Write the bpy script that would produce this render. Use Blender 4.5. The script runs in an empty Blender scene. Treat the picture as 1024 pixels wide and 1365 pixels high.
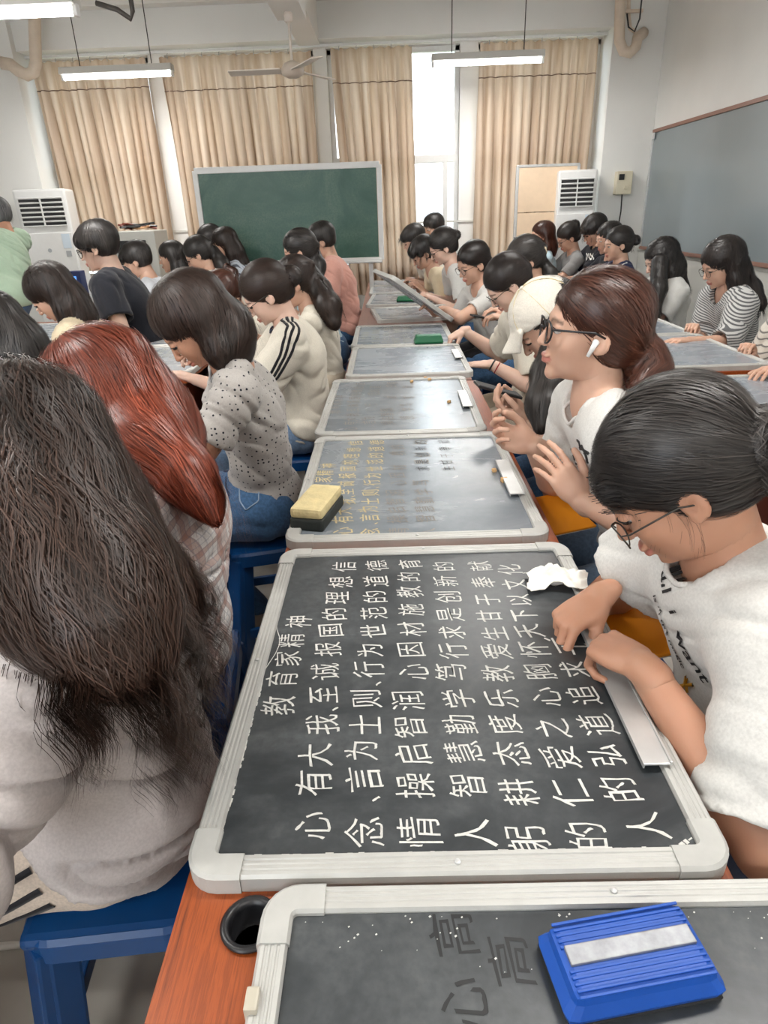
import bpy, bmesh, math, random
import numpy as np
from mathutils import Vector, Matrix
from mathutils.bvhtree import BVHTree

SC = bpy.context.scene
COL = SC.collection
PI = math.pi

# ------------------------------------------------------------------ camera
FPX = 876.2
CAM = np.array([0.0, 0.0, 1.40])
def cam_axes(yaw, pitch, roll):
    cy, sy = math.cos(yaw), math.sin(yaw); cp, sp = math.cos(pitch), math.sin(pitch)
    f = np.array([sy*cp, cy*cp, -sp]); r = np.array([cy, -sy, 0.0]); u = np.cross(r, f)
    c, s = math.cos(roll), math.sin(roll)
    return c*r + s*u, -s*r + c*u, f
CR, CU, CF = cam_axes(math.radians(-1.108), math.radians(24.594), math.radians(-2.092))
cam_data = bpy.data.cameras.new('camera')
cam_data.sensor_fit = 'HORIZONTAL'
cam_data.sensor_width = 36.0
cam_data.lens = FPX/1024*36
cam_data.clip_start = 0.02
cam_data.clip_end = 400
cam = bpy.data.objects.new('camera', cam_data)
COL.objects.link(cam)
cam.matrix_world = Matrix(((CR[0], CU[0], -CF[0], CAM[0]), (CR[1], CU[1], -CF[1], CAM[1]), (CR[2], CU[2], -CF[2], CAM[2]), (0, 0, 0, 1)))
SC.camera = cam
def at(px, py, X=None, Y=None, Z=None):
    d = CR*(px-512)/FPX - CU*(py-682.5)/FPX + CF
    t = X/d[0] if X is not None else (Y/d[1] if Y is not None else (Z-CAM[2])/d[2])
    return CAM + t*d

# ------------------------------------------------------------------ world and exposure
w = bpy.data.worlds.new('overcast_sky'); SC.world = w; w.use_nodes = True
nt = w.node_tree; bg = nt.nodes['Background']
tc = nt.nodes.new('ShaderNodeTexCoord'); sp_ = nt.nodes.new('ShaderNodeSeparateXYZ'); rp = nt.nodes.new('ShaderNodeValToRGB')
nt.links.new(tc.outputs['Generated'], sp_.inputs[0]); nt.links.new(sp_.outputs['Z'], rp.inputs[0]); nt.links.new(rp.outputs[0], bg.inputs[0])
rp.color_ramp.elements[0].color = (0.86, 0.92, 1.0, 1); rp.color_ramp.elements[1].color = (0.93, 0.97, 1.0, 1)
bg.inputs[1].default_value = 4.5
vs = SC.view_settings
vs.view_transform = 'Standard'; vs.look = 'None'; vs.exposure = 0.73; vs.gamma = 1.0; vs.use_curve_mapping = False
LAMP_W = 15.0          # watts of each fluorescent tube
SC.cycles.max_bounces = 6
SC.cycles.diffuse_bounces = 4
SC.cycles.glossy_bounces = 3
SC.cycles.transmission_bounces = 4
SC.cycles.transparent_max_bounces = 6
SC.cycles.sample_clamp_indirect = 6.0
SC.cycles.caustics_reflective = False
SC.cycles.caustics_refractive = False
SC.cycles.use_denoising = True

# ------------------------------------------------------------------ materials
def newmat(name):
    m = bpy.data.materials.new(name); m.use_nodes = True
    return m, m.node_tree, m.node_tree.nodes['Principled BSDF']
def N(nt, t, **kw):
    n = nt.nodes.new(t)
    for k, v in kw.items():
        if k.startswith('i_'):
            key = k[2:]
            key = int(key) if key.isdigit() else key.replace('_', ' ')
            n.inputs[key].default_value = v
        else: setattr(n, k, v)
    return n
def ramp(nt, fac, stops, interp='LINEAR'):
    r = nt.nodes.new('ShaderNodeValToRGB'); r.color_ramp.interpolation = interp
    els = r.color_ramp.elements
    while len(els) < len(stops): els.new(0.5)
    for e, (p, c) in zip(els, stops): e.position = p; e.color = (*c, 1) if len(c) == 3 else c
    nt.links.new(fac, r.inputs[0]); return r
def mat(name, col, rough=0.5, metal=0.0, noise=0.0, scale=20.0, bump=0.0, bscale=60.0, spec=0.5, sheen=0.0, trans=0.0):
    m, nt, b = newmat(name)
    b.inputs['Base Color'].default_value = (*col, 1); b.inputs['Roughness'].default_value = rough
    b.inputs['Metallic'].default_value = metal; b.inputs['Specular IOR Level'].default_value = spec
    if sheen: b.inputs['Sheen Weight'].default_value = sheen
    if noise or bump: tcn = N(nt, 'ShaderNodeTexCoord')
    if noise:
        nz = N(nt, 'ShaderNodeTexNoise', i_Scale=scale, i_Detail=5.0)
        nt.links.new(tcn.outputs['Object'], nz.inputs['Vector'])
        a = tuple(max(0, c*(1-noise)) for c in col); d = tuple(min(1, c*(1+noise)) for c in col)
        r = ramp(nt, nz.outputs['Fac'], [(0.3, a), (0.7, d)]); nt.links.new(r.outputs[0], b.inputs['Base Color'])
    if bump:
        nb = N(nt, 'ShaderNodeTexNoise', i_Scale=bscale, i_Detail=4.0); nt.links.new(tcn.outputs['Object'], nb.inputs['Vector'])
        bp = N(nt, 'ShaderNodeBump', i_Strength=bump, i_Distance=0.004); nt.links.new(nb.outputs['Fac'], bp.inputs['Height']); nt.links.new(bp.outputs[0], b.inputs['Normal'])
    return m
M = {}
def srgb(r, g, b): return tuple(((c/255)/12.92 if c/255 <= 0.04045 else ((c/255+0.055)/1.055)**2.4) for c in (r, g, b))
M['wall'] = mat('wall_paint', srgb(236, 236, 233), 0.75, noise=0.03, scale=2.0)
M['dado'] = mat('dado_paint', srgb(214, 214, 208), 0.5, noise=0.03, scale=3.0)
M['ceiling'] = mat('ceiling_paint', srgb(236, 234, 230), 0.8, noise=0.02, scale=2.0)
M['white_plastic'] = mat('white_plastic', srgb(226, 227, 226), 0.4, noise=0.02)
M['grey_plastic'] = mat('grey_plastic', srgb(168, 172, 175), 0.45)
M['dark_slot'] = mat('dark_slot', (0.02, 0.02, 0.022), 0.6)
M['black'] = mat('black_plastic', (0.012, 0.012, 0.014), 0.35)
M['alu'] = mat('brushed_aluminium', srgb(205, 206, 205), 0.36, metal=0.55, noise=0.06, scale=30)
M['frame'] = mat('board_frame_aluminium', srgb(188, 188, 184), 0.42, metal=0.25, noise=0.06, scale=25, bump=0.1, bscale=200)
M['corner'] = mat('corner_plastic', srgb(180, 180, 176), 0.5, noise=0.05, scale=40)
M['tile'] = mat('floor_tile', srgb(186, 182, 172), 0.28, noise=0.07, scale=9.0)
M['grout'] = mat('grout', srgb(110, 106, 98), 0.9)
M['red_panel'] = mat('red_brown_panel', srgb(104, 46, 32), 0.4, noise=0.15, scale=12)
M['blue_plastic'] = mat('blue_plastic', srgb(10, 66, 122), 0.35, noise=0.08, scale=14)
M['pipe'] = mat('pipe_wrap', srgb(224, 208, 190), 0.6, noise=0.05, bump=0.5, bscale=35)
M['cable'] = mat('cable', (0.03, 0.03, 0.03), 0.5)
M['chalk'] = mat('chalk', srgb(208, 208, 203), 0.95, noise=0.12, scale=220)
M['chalk_fade'] = mat('chalk_yellow', srgb(196, 180, 138), 0.95, noise=0.15, scale=200)
M['chalk_grey'] = mat('chalk_dark_trace', srgb(22, 24, 26), 0.5)
M['yellow_chalk'] = mat('chalk_stub', srgb(218, 176, 122), 0.9, noise=0.1, scale=120)
M['paper'] = mat('tissue', srgb(236, 234, 226), 0.9, bump=0.4, bscale=50)
M['orange'] = mat('orange_card', srgb(240, 150, 20), 0.6)
M['tan_wood'] = mat('tan_wood', srgb(196, 150, 110), 0.5, noise=0.1, scale=10)
def wood_mat(name, c1, c2):
    m, nt, b = newmat(name)
    t = N(nt, 'ShaderNodeTexCoord'); mp = N(nt, 'ShaderNodeMapping'); mp.inputs['Scale'].default_value = (60, 2.2, 30)
    n = N(nt, 'ShaderNodeTexNoise', i_Scale=2.2, i_Detail=8.0, i_Roughness=0.7)
    nt.links.new(t.outputs['Object'], mp.inputs[0]); nt.links.new(mp.outputs[0], n.inputs['Vector'])
    r = ramp(nt, n.outputs['Fac'], [(0.3, c1), (0.48, c2), (0.56, tuple((a+b_)/2 for a, b_ in zip(c1, c2))), (0.72, c2)])
    nt.links.new(r.outputs[0], b.inputs['Base Color']); b.inputs['Roughness'].default_value = 0.38
    return m
M['wood'] = wood_mat('table_wood', srgb(92, 38, 14), srgb(158, 76, 30))
M['wood_pale'] = wood_mat('table_wood_dusty', srgb(120, 84, 76), srgb(160, 120, 108))
def board_mat(name, base, dust, amount, rough, sm=3.0):
    m, nt, b = newmat(name)
    t = N(nt, 'ShaderNodeTexCoord')
    mp = N(nt, 'ShaderNodeMapping'); mp.inputs['Rotation'].default_value = (0, 0, 0.5); mp.inputs['Scale'].default_value = (1.0, 1.7, 1.0)
    n1 = N(nt, 'ShaderNodeTexNoise', i_Scale=sm, i_Detail=6.0, i_Roughness=0.62, i_Distortion=1.2)
    n2 = N(nt, 'ShaderNodeTexNoise', i_Scale=90.0, i_Detail=3.0)
    nt.links.new(t.outputs['Object'], mp.inputs[0]); nt.links.new(mp.outputs[0], n1.inputs['Vector']); nt.links.new(t.outputs['Object'], n2.inputs['Vector'])
    r1 = ramp(nt, n1.outputs['Fac'], [(0.38, (0, 0, 0)), (0.72, (1, 1, 1))])
    mx = N(nt, 'ShaderNodeMath', operation='MULTIPLY'); nt.links.new(r1.outputs[0], mx.inputs[0]); nt.links.new(n2.outputs['Fac'], mx.inputs[1])
    m2 = N(nt, 'ShaderNodeMath', operation='MULTIPLY', i_1=amount); nt.links.new(mx.outputs[0], m2.inputs[0])
    mix = N(nt, 'ShaderNodeMix', data_type='RGBA'); mix.inputs['A'].default_value = (*base, 1); mix.inputs['B'].default_value = (*dust, 1)
    nt.links.new(m2.outputs[0], mix.inputs['Factor']); nt.links.new(mix.outputs['Result'], b.inputs['Base Color'])
    rr = N(nt, 'ShaderNodeMapRange', i_3=rough, i_4=rough+0.10); nt.links.new(r1.outputs[0], rr.inputs[0]); nt.links.new(rr.outputs[0], b.inputs['Roughness'])
    return m
M['board'] = board_mat('blackboard_surface', srgb(50, 54, 57), srgb(150, 154, 156), 0.42, 0.28)
M['board_used_glare'] = board_mat('blackboard_dusty_glare', srgb(116, 124, 131), srgb(190, 193, 195), 0.55, 0.22)  # base lightened to stand in for window reflection, chalk dust mixed over it
M['board_far_glare'] = board_mat('blackboard_dusty_glare_far', srgb(134, 142, 151), srgb(200, 202, 204), 0.6, 0.24)  # window glare put into an even paler base, plus chalk dust
M['green'] = board_mat('green_chalkboard', srgb(38, 84, 70), srgb(170, 190, 180), 0.45, 0.38, 1.6)
M['wallboard'] = mat('wall_blackboard', srgb(142, 152, 156), 0.24, noise=0.05, scale=1.2)
def emis(name, col, s):
    m, nt, b = newmat(name); b.inputs['Base Color'].default_value = (*col, 1)
    b.inputs['Emission Color'].default_value = (*col, 1); b.inputs['Emission Strength'].default_value = s; return m
M['tube'] = emis('lit_tube', (1, 0.98, 0.95), 14.0)
M['screen'] = emis('lit_screen', srgb(90, 150, 240), 0.8)
def glass_mat():
    m, nt, b = newmat('window_glass'); out = nt.nodes['Material Output']
    g = N(nt, 'ShaderNodeBsdfGlossy'); g.inputs['Roughness'].default_value = 0.02
    tr = N(nt, 'ShaderNodeBsdfTransparent'); tr.inputs[0].default_value = (0.93, 0.96, 0.96, 1)
    fr = N(nt, 'ShaderNodeFresnel', i_IOR=1.45); mx = N(nt, 'ShaderNodeMixShader')
    nt.links.new(fr.outputs[0], mx.inputs[0]); nt.links.new(tr.outputs[0], mx.inputs[1]); nt.links.new(g.outputs[0], mx.inputs[2]); nt.links.new(mx.outputs[0], out.inputs[0])
    nt.nodes.remove(b); return m
M['glass'] = glass_mat()
def curtain_mat():
    m, nt, b = newmat('curtain_cloth'); out = nt.nodes['Material Output']
    t = N(nt, 'ShaderNodeTexCoord'); mp = N(nt, 'ShaderNodeMapping'); mp.inputs['Scale'].default_value = (14, 14, 0.6)
    n = N(nt, 'ShaderNodeTexNoise', i_Scale=1.0, i_Detail=3.0); nt.links.new(t.outputs['Object'], mp.inputs[0]); nt.links.new(mp.outputs[0], n.inputs['Vector'])
    r = ramp(nt, n.outputs['Fac'], [(0.3, srgb(172, 148, 128)), (0.7, srgb(208, 190, 172))])
    d = N(nt, 'ShaderNodeBsdfDiffuse'); tl = N(nt, 'ShaderNodeBsdfTranslucent'); mx = N(nt, 'ShaderNodeMixShader', i_0=0.3)
    nt.links.new(r.outputs[0], d.inputs[0])
    r2 = ramp(nt, n.outputs['Fac'], [(0.3, srgb(200, 172, 144)), (0.7, srgb(226, 206, 186))]); nt.links.new(r2.outputs[0], tl.inputs[0])
    nt.links.new(d.outputs[0], mx.inputs[1]); nt.links.new(tl.outputs[0], mx.inputs[2]); nt.links.new(mx.outputs[0], out.inputs[0]); nt.nodes.remove(b); return m
M['curtain'] = curtain_mat()

# ------------------------------------------------------------------ object helpers
def tag(o, label=None, cat=None, group=None, kind=None):
    if label: o['label'] = label
    if cat: o['category'] = cat
    if group: o['group'] = group
    if kind: o['kind'] = kind
    return o
def empty(name, loc=(0, 0, 0), rz=0.0, **kw):
    o = bpy.data.objects.new(name, None); o.empty_display_size = 0.1; COL.objects.link(o)
    o.location = loc; o.rotation_euler = (0, 0, rz); return tag(o, **kw)
def link_mesh(name, me, m, parent=None, smooth=False):
    o = bpy.data.objects.new(name, me); COL.objects.link(o)
    if m is not None: me.materials.append(m)
    if smooth: me.polygons.foreach_set('use_smooth', np.ones(len(me.polygons), bool))
    if parent is not None: o.parent = parent
    return o
def from_np(name, V, F, m, parent=None, smooth=True):
    me = bpy.data.meshes.new(name)
    V = np.asarray(V, np.float32); F = np.asarray(F, np.int32)
    me.vertices.add(len(V)); me.vertices.foreach_set('co', V.ravel())
    k = F.shape[1]
    me.loops.add(F.size); me.loops.foreach_set('vertex_index', F.ravel())
    me.polygons.add(len(F)); me.polygons.foreach_set('loop_start', np.arange(0, F.size, k, dtype=np.int32))
    me.update(calc_edges=True)
    return link_mesh(name, me, m, parent, smooth)
class B:
    """collects bevelled boxes, tubes and prisms, then links them as one mesh"""
    def __init__(s): s.bm = bmesh.new()
    def box(s, c, size, bev=0.0, rot=None, taper=1.0):
        r = bmesh.ops.create_cube(s.bm, size=1.0); vs = r['verts']
        for v in vs:
            tp = taper if v.co.z < 0 else 1.0
            v.co = Vector((v.co.x*size[0]*tp, v.co.y*size[1]*tp, v.co.z*size[2]))
        if bev > 0:
            es = list({e for v in vs for e in v.link_edges})
            rr = bmesh.ops.bevel(s.bm, geom=es, offset=bev, segments=2, profile=0.6, affect='EDGES')
            vs = list({v for f in rr['faces'] for v in f.verts} | {v for v in vs if v.is_valid})
        mt = Matrix.Translation(c) @ (rot.to_4x4() if rot is not None else Matrix())
        bmesh.ops.transform(s.bm, matrix=mt, verts=vs); return s
    def bar(s, a, b, w, h, bev=0.0, up=(0, 0, 1), taper=1.0):
        a, b = Vector(a), Vector(b); d = b-a; z = d.normalized(); x = Vector(up).cross(z)
        if x.length < 1e-4: x = Vector((1, 0, 0))
        x.normalize(); y = z.cross(x)
        return s.box((a+b)/2, (w, h, d.length), bev, Matrix((x, y, z)).transposed(), taper)
    def tube(s, pts, r, n=10, cap=True):
        pts = [Vector(p) for p in pts]; rs = r if isinstance(r, (list, tuple)) else [r]*len(pts)
        rings = []; px = None
        for i, p in enumerate(pts):
            t = (pts[min(i+1, len(pts)-1)]-pts[max(i-1, 0)]).normalized()
            if px is None:
                px = t.cross(Vector((0, 0, 1)))
                if px.length < 1e-3: px = Vector((1, 0, 0))
            px = (px - t*px.dot(t)).normalized(); py = t.cross(px)
            rings.append([s.bm.verts.new(p + (px*math.cos(2*PI*k/n)+py*math.sin(2*PI*k/n))*rs[i]) for k in range(n)])
        for a, b in zip(rings, rings[1:]):
            for k in range(n): s.bm.faces.new((a[k], a[(k+1) % n], b[(k+1) % n], b[k]))
        if cap: s.bm.faces.new(rings[0][::-1]); s.bm.faces.new(rings[-1])
        return s
    def lathe(s, prof, c=(0, 0, 0), n=20, rot=None):
        rings = []
        R3 = rot if rot is not None else Matrix.Identity(3)
        for (r, z) in prof: rings.append([s.bm.verts.new(Vector(c)+R3@Vector((r*math.cos(2*PI*k/n), r*math.sin(2*PI*k/n), z))) for k in range(n)])
        for a, b in zip(rings, rings[1:]):
            for k in range(n): s.bm.faces.new((a[k], a[(k+1) % n], b[(k+1) % n], b[k]))
        s.bm.faces.new(rings[0][::-1]); s.bm.faces.new(rings[-1]); return s
    def sweep(s, path, prof, closed=True):
        """path: list of (x,y); prof: list of (inward offset, z); path counter-clockwise"""
        n = len(path); rings = []
        for i, p in enumerate(path):
            a = Vector(path[(i-1) % n]) if closed or i > 0 else Vector(p); b = Vector(path[(i+1) % n]) if closed or i < n-1 else Vector(p)
            t = (b-a).normalized(); nrm = Vector((-t.y, t.x))
            rings.append([s.bm.verts.new((p[0]+nrm.x*o, p[1]+nrm.y*o, z)) for o, z in prof])
        m = len(prof)
        for i in range(n if closed else n-1):
            a, b = rings[i], rings[(i+1) % n]
            for k in range(m): s.bm.faces.new((a[k], b[k], b[(k+1) % m], a[(k+1) % m]))
        if not closed: s.bm.faces.new(rings[0]); s.bm.faces.new(rings[-1][::-1])
        return s
    def obj(s, name, m, parent=None, smooth=False):
        bmesh.ops.recalc_face_normals(s.bm, faces=s.bm.faces)
        me = bpy.data.meshes.new(name); s.bm.to_mesh(me); s.bm.free()
        return link_mesh(name, me, m, parent, smooth)
def kids(o): return [c for c in bpy.data.objects if c.parent == o]
def copy_tree(o, tree=None, parent=None):
    c = o.copy(); COL.objects.link(c)
    if parent is not None: c.parent = parent
    for ch in CH.get(o.name, None) or kids(o): copy_tree(ch, None, c)
    return c
CH = {}
def rrect(x0, y0, x1, y1, r, n=6):
    pts = []
    for cx, cy, a0 in ((x1-r, y0+r, -90), (x1-r, y1-r, 0), (x0+r, y1-r, 90), (x0+r, y0+r, 180)):
        for k in range(n+1):
            a = math.radians(a0+90*k/n); pts.append((cx+r*math.cos(a), cy+r*math.sin(a)))
    return pts
# ------------------------------------------------------------------ the room
XL, XR, YB, YF, ZC = -4.7, 2.52, -3.2, 7.4, 3.30
fl = B().box(((XL+XR)/2, (YB+YF)/2, -0.06), (XR-XL+0.4, YF-YB+0.4, 0.10)).obj('floor', M['grout']); tag(fl, kind='structure')
tile0 = None; TS = 0.6
for i in range(int((XR-XL)/TS)+1):
    for j in range(int((YF-YB)/TS)+1):
        x0 = XL+i*TS; y0 = YB+j*TS; wx = min(TS, XR-x0); wy = min(TS, YF-y0)
        if wx < 0.03 or wy < 0.03: continue
        full = wx == TS and wy == TS
        if full and tile0 is not None:
            o = tile0.copy(); COL.objects.link(o)
        else:
            o = B().box((0, 0, 0), (wx-0.004, wy-0.004, 0.010), 0.0015).obj('tile', M['tile'], fl)
            if full: tile0 = o
        o.location = (x0+wx/2, y0+wy/2, -0.005)
tag(B().box(((XL+XR)/2, (YB+YF)/2, ZC+0.05), (XR-XL+0.4, YF-YB+0.4, 0.1)).obj('ceiling', M['ceiling']), kind='structure')
wr = B().box((XR+0.1, (YB+YF)/2, ZC/2), (0.2, YF-YB+0.4, ZC)).obj('wall_right', M['wall']); tag(wr, kind='structure')
tag(B().box((XL-0.1, (YB+YF)/2, ZC/2), (0.2, YF-YB+0.4, ZC)).obj('wall_left', M['wall']), kind='structure')
# far wall: beam over the windows, sill wall, piers between the openings
ZW0, ZW1 = 0.85, 2.80
b = B()
b.box(((XL+XR)/2, YF+0.12, (ZW1+ZC)/2), (XR-XL, 0.24, ZC-ZW1))
b.box(((XL+XR)/2, YF+0.12, ZW0/2), (XR-XL, 0.24, ZW0))
piers = [(XL, -3.30), (-2.215, -2.055), (-0.655, -0.53), (0.73, 0.90), (2.06, XR)]
for a, c in piers: b.box(((a+c)/2, YF+0.12, (ZW0+ZW1)/2), (c-a, 0.24, ZW1-ZW0))
wf = b.obj('wall_far', M['wall']); tag(wf, kind='structure')
# back wall behind the viewpoint, one unseen opening added to let daylight in
b = B()
b.box(((XL+XR)/2, YB-0.12, (2.9+ZC)/2), (XR-XL, 0.24, ZC-2.9))
b.box(((XL+XR)/2, YB-0.12, 0.4), (XR-XL, 0.24, 0.8))
for a, c in ((XL, -2.9), (-1.2, XR)): b.box(((a+c)/2, YB-0.12, 1.85), (c-a, 0.24, 2.1))
tag(b.obj('wall_back', M['wall']), kind='structure')
tag(B().box((0, 0, 0), (0.10, 0.46, 0.0)).obj('trim_9', M['wall']) if False else B().box((2.29, 7.25, ZC/2), (0.46, 0.30, ZC), 0.004).obj('wall_column', M['wall']), kind='structure')
tag(B().box((-3.62, 7.22, ZC/2), (0.62, 0.36, ZC), 0.004).obj('wall_column', M['wall']), kind='structure')
# ceiling beams
yb = 6.0
tag(B().box((-0.62, (YB+5.55)/2, (2.62+ZC)/2), (0.20, 5.55-YB, ZC-2.62), 0.004).obj('trim_1', M['ceiling']), kind='structure')
tag(B().box((-0.67, (5.4+YF)/2, (2.80+ZC)/2), (0.20, YF-5.4, ZC-2.80), 0.004).obj('trim_2', M['ceiling']), kind='structure')
tag(B().box(((XL+XR)/2, 7.26, (2.82+3.10)/2), (XR-XL, 0.28, 0.28), 0.004).obj('trim_3', M['wall']), kind='structure')
tag(B().box(((XL+XR)/2, 7.20, (3.10+ZC)/2+0.0), (XR-XL, 0.40, ZC-3.10), 0.004).obj('trim_4', M['ceiling']), kind='structure')
tag(B().box((XR-0.006, (YB+YF)/2, 0.60), (0.012, YF-YB, 0.70)).box((XR-0.012, (YB+YF)/2, 0.965), (0.024, YF-YB, 0.03), 0.004).obj('trim_5', M['dado']), kind='structure')
tag(B().box((XR-0.01, (YB+YF)/2, 0.06), (0.02, YF-YB, 0.12), 0.003).obj('baseboard_right', M['dado']), kind='structure')
tag(B().box(((XL+XR)/2, YF-0.008, 1.28), (XR-XL, 0.016, 0.02)).obj('trim_6', M['dado']), kind='structure')

# windows (frame, mullions and panes)
def window(n, x0, x1, bar_z=1.86, mull=()):
    f = B(); fw = 0.045; y = YF+0.10
    f.box((x0+fw/2, y, (ZW0+ZW1)/2), (fw, 0.06, ZW1-ZW0), 0.004); f.box((x1-fw/2, y, (ZW0+ZW1)/2), (fw, 0.06, ZW1-ZW0), 0.004)
    f.box(((x0+x1)/2, y, ZW1-fw/2), (x1-x0, 0.06, fw), 0.004); f.box(((x0+x1)/2, y, ZW0+fw/2), (x1-x0, 0.06, fw), 0.004)
    fo = f.obj('window_%d' % n, M['white_plastic']); tag(fo, kind='structure')
    B().box(((x0+x1)/2, y, bar_z), (x1-x0, 0.065, 0.07), 0.005).obj('transom', M['white_plastic'], fo)
    for mx_, z0, z1 in mull: B().box((mx_, y, (z0+z1)/2), (0.05, 0.062, z1-z0), 0.004).obj('mullion', M['white_plastic'], fo)
    B().box(((x0+x1)/2, y, (bar_z+ZW1)/2), (x1-x0-2*fw, 0.006, ZW1-bar_z-fw-0.03)).obj('pane', M['glass'], fo)
    B().box(((x0+x1)/2, y, (bar_z+ZW0)/2), (x1-x0-2*fw, 0.006, bar_z-ZW0-fw-0.03)).obj('pane', M['glass'], fo)
    B().box(((x0+x1)/2, YF-0.02, ZW0-0.015), (x1-x0, 0.12, 0.03), 0.004).obj('window_sill', M['wall'], fo)
window(1, -3.30, -2.215, mull=((-2.76, ZW0, ZW1),))
window(2, -2.055, -0.655, mull=((-1.35, ZW0, ZW1),))
window(3, -0.53, 0.73, mull=((-0.40, ZW0, ZW1), (0.60, ZW0, 1.86)))
window(4, 0.90, 2.06, mull=((1.48, ZW0, ZW1),))

# curtains: pleated cloth, a fold of depth all the way down
def curtain(x0, x1, z0, z1, y, seed, label, lean=(0, 0), n=260, bulge=0.0):
    rnd = random.Random(seed); nz = 40
    ph = [rnd.uniform(0, 6.28) for _ in range(6)]
    root = empty('curtain', ((x0+x1)/2, y, z0), label=label, cat='curtain', group=None)
    V = []; W = x1-x0; k = W/0.085
    for j in range(nz+1):
        t = j/nz                       # 0 top, 1 bottom
        z = z1+(z0-z1)*t
        for i in range(n+1):
            u = i/n
            xx = x0+W*u + (lean[0]*(1-u)+lean[1]*u)*t
            amp = 0.042*(0.35+0.65*min(1, t*3))
            uu = u + 0.012*math.sin(5*u+ph[0]+2*t) + 0.006*math.sin(23*u+ph[1])
            s = math.sin(2*PI*k*uu+ph[2]*1.0) ; s2 = math.sin(2*PI*k*0.53*uu+ph[3]+0.7*t)
            yy = amp*(0.75*s+0.55*s2) + 0.01*math.sin(2*PI*2.3*u+ph[4]+3*t)
            xx += 0.012*math.cos(2*PI*k*uu+ph[2])*min(1, t*4) + 0.03*bulge*math.sin(PI*u)*math.sin(PI*t)
            if t < 0.03: yy *= 0.5
            dz = 0.006*math.sin(2*PI*k*uu*1.0)*(1 if j == 0 else 0)
            V.append((xx-(x0+x1)/2, yy, z-z0+dz))
    V = np.array(V).reshape(nz+1, n+1, 3)
    idx = np.arange((nz+1)*(n+1)).reshape(nz+1, n+1)
    F = np.stack([idx[:-1, :-1], idx[:-1, 1:], idx[1:, 1:], idx[1:, :-1]], -1).reshape(-1, 4)
    from_np('cloth', V.reshape(-1, 3), F, M['curtain'], root)
    # stitched hem band of the heading
    jb = int(nz*0.135); row = V[jb]
    bb = B(); bb.tube([tuple(p+np.array([0, -0.004, 0])) for p in row[::4]], 0.004, 4); bb.obj('heading_seam', M['curtain_seam'], root, True)
    for q in range(int(W/0.16)):
        xq = x0+W*(q+0.5)/(W/0.16)-(x0+x1)/2
        hk = B().tube([(xq, -0.004, z1-z0-0.015), (xq, -0.014, z1-z0+0.012), (xq+0.004, 0, z1-z0+0.026)], 0.003, 6).obj('curtain_hook', M['grey_plastic'], root, True)
    return root
M['curtain_seam'] = mat('curtain_seam', srgb(120, 96, 84), 0.9)
curtain(-3.27, -2.20, 0.93, 2.76, YF-0.13, 1, 'beige curtain behind the left air conditioner, leftmost of the four', lean=(0.05, 0.02))
curtain(-2.07, -0.66, 0.60, 2.76, YF-0.13, 2, 'beige curtain hanging behind the left part of the green chalkboard', lean=(0.03, 0.03))
curtain(-0.48, 0.27, 0.60, 2.77, YF-0.13, 3, 'narrow beige curtain drawn to the left side of the uncovered window', lean=(0.10, 0.05), n=160)
curtain(0.90, 1.98, 0.60, 2.77, YF-0.13, 4, 'beige curtain behind the cream folding screen, rightmost of the four', lean=(-0.02, -0.02))
rail = empty('curtain_rail', (0, YF-0.13, 2.80), label='long white curtain rail running above all the windows', cat='curtain rail')
B().box((-0.6, 0, 0), (5.5, 0.025, 0.022), 0.004).obj('rail', M['white_plastic'], rail)
for i in range(12): B().box((-3.2+i*0.47, 0.03, 0.012), (0.02, 0.05, 0.03), 0.003).obj('bracket', M['white_plastic'], rail)

# fluorescent lights
def lamp(xc, y, z, L, label, rods=True, vis=True):
    r = empty('ceiling_light', (xc, y, z), label=label, cat='ceiling light')
    B().box((0, 0, 0.045), (L, 0.10, 0.05), 0.006).bar((-L/2, -0.045, 0.03), (L/2, -0.045, 0.03), 0.02, 0.02).obj('housing', M['lamp_housing'], r)
    B().tube([(-L/2+0.02, 0, 0), (L/2-0.02, 0, 0)], 0.017, 12).obj('tube', M['tube'], r, True)
    for s in (-1, 1):
        B().box((s*(L/2-0.01), 0, 0.005), (0.02, 0.04, 0.05), 0.003).obj('end_cap', M['white_plastic'], r)
        if rods: B().tube([(s*L*0.32, 0, 0.07), (s*L*0.32, 0, ZC-z)], 0.004, 6).obj('hanger', M['dark_metal'], r, True)
    ld = bpy.data.lights.new('tube_light', 'AREA'); ld.shape = 'RECTANGLE'; ld.size = L; ld.size_y = 0.08; ld.energy = LAMP_W; ld.color = (1, 0.97, 0.93)
    lo = bpy.data.objects.new('tube_light', ld); COL.objects.link(lo); lo.parent = r; lo.location = (0, 0, -0.025)
    return r
M['lamp_housing'] = mat('lamp_housing', srgb(206, 204, 198), 0.5)
M['dark_metal'] = mat('dark_metal', srgb(70, 66, 62), 0.5, metal=0.4)
lamp(-2.20, 6.45, 2.49, 0.93, 'lit fluorescent light hanging before the leftmost curtain')
lamp(0.86, 6.45, 2.48, 0.92, 'lit fluorescent light hanging before the uncovered window')
lamp(-1.86, 3.55, 2.245, 1.05, 'lit fluorescent light cut by the upper left corner, nearest of the lights')
lamp(0.9, 3.55, 2.6, 1.2, 'ceiling light over the right rows, above the view')
lamp(-3.6, 1.2, 2.6, 1.2, 'ceiling light over the front left of the room, above the view')
lamp(-1.5, 1.0, 2.6, 1.2, 'ceiling light over the near left table row, above the view')
lamp(0.9, 1.0, 2.6, 1.2, 'ceiling light over the near middle table, above the view')
lamp(-1.5, -1.3, 2.6, 1.2, 'ceiling light behind the viewpoint on the left')
lamp(0.9, -1.3, 2.6, 1.2, 'ceiling light behind the viewpoint on the right')
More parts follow.
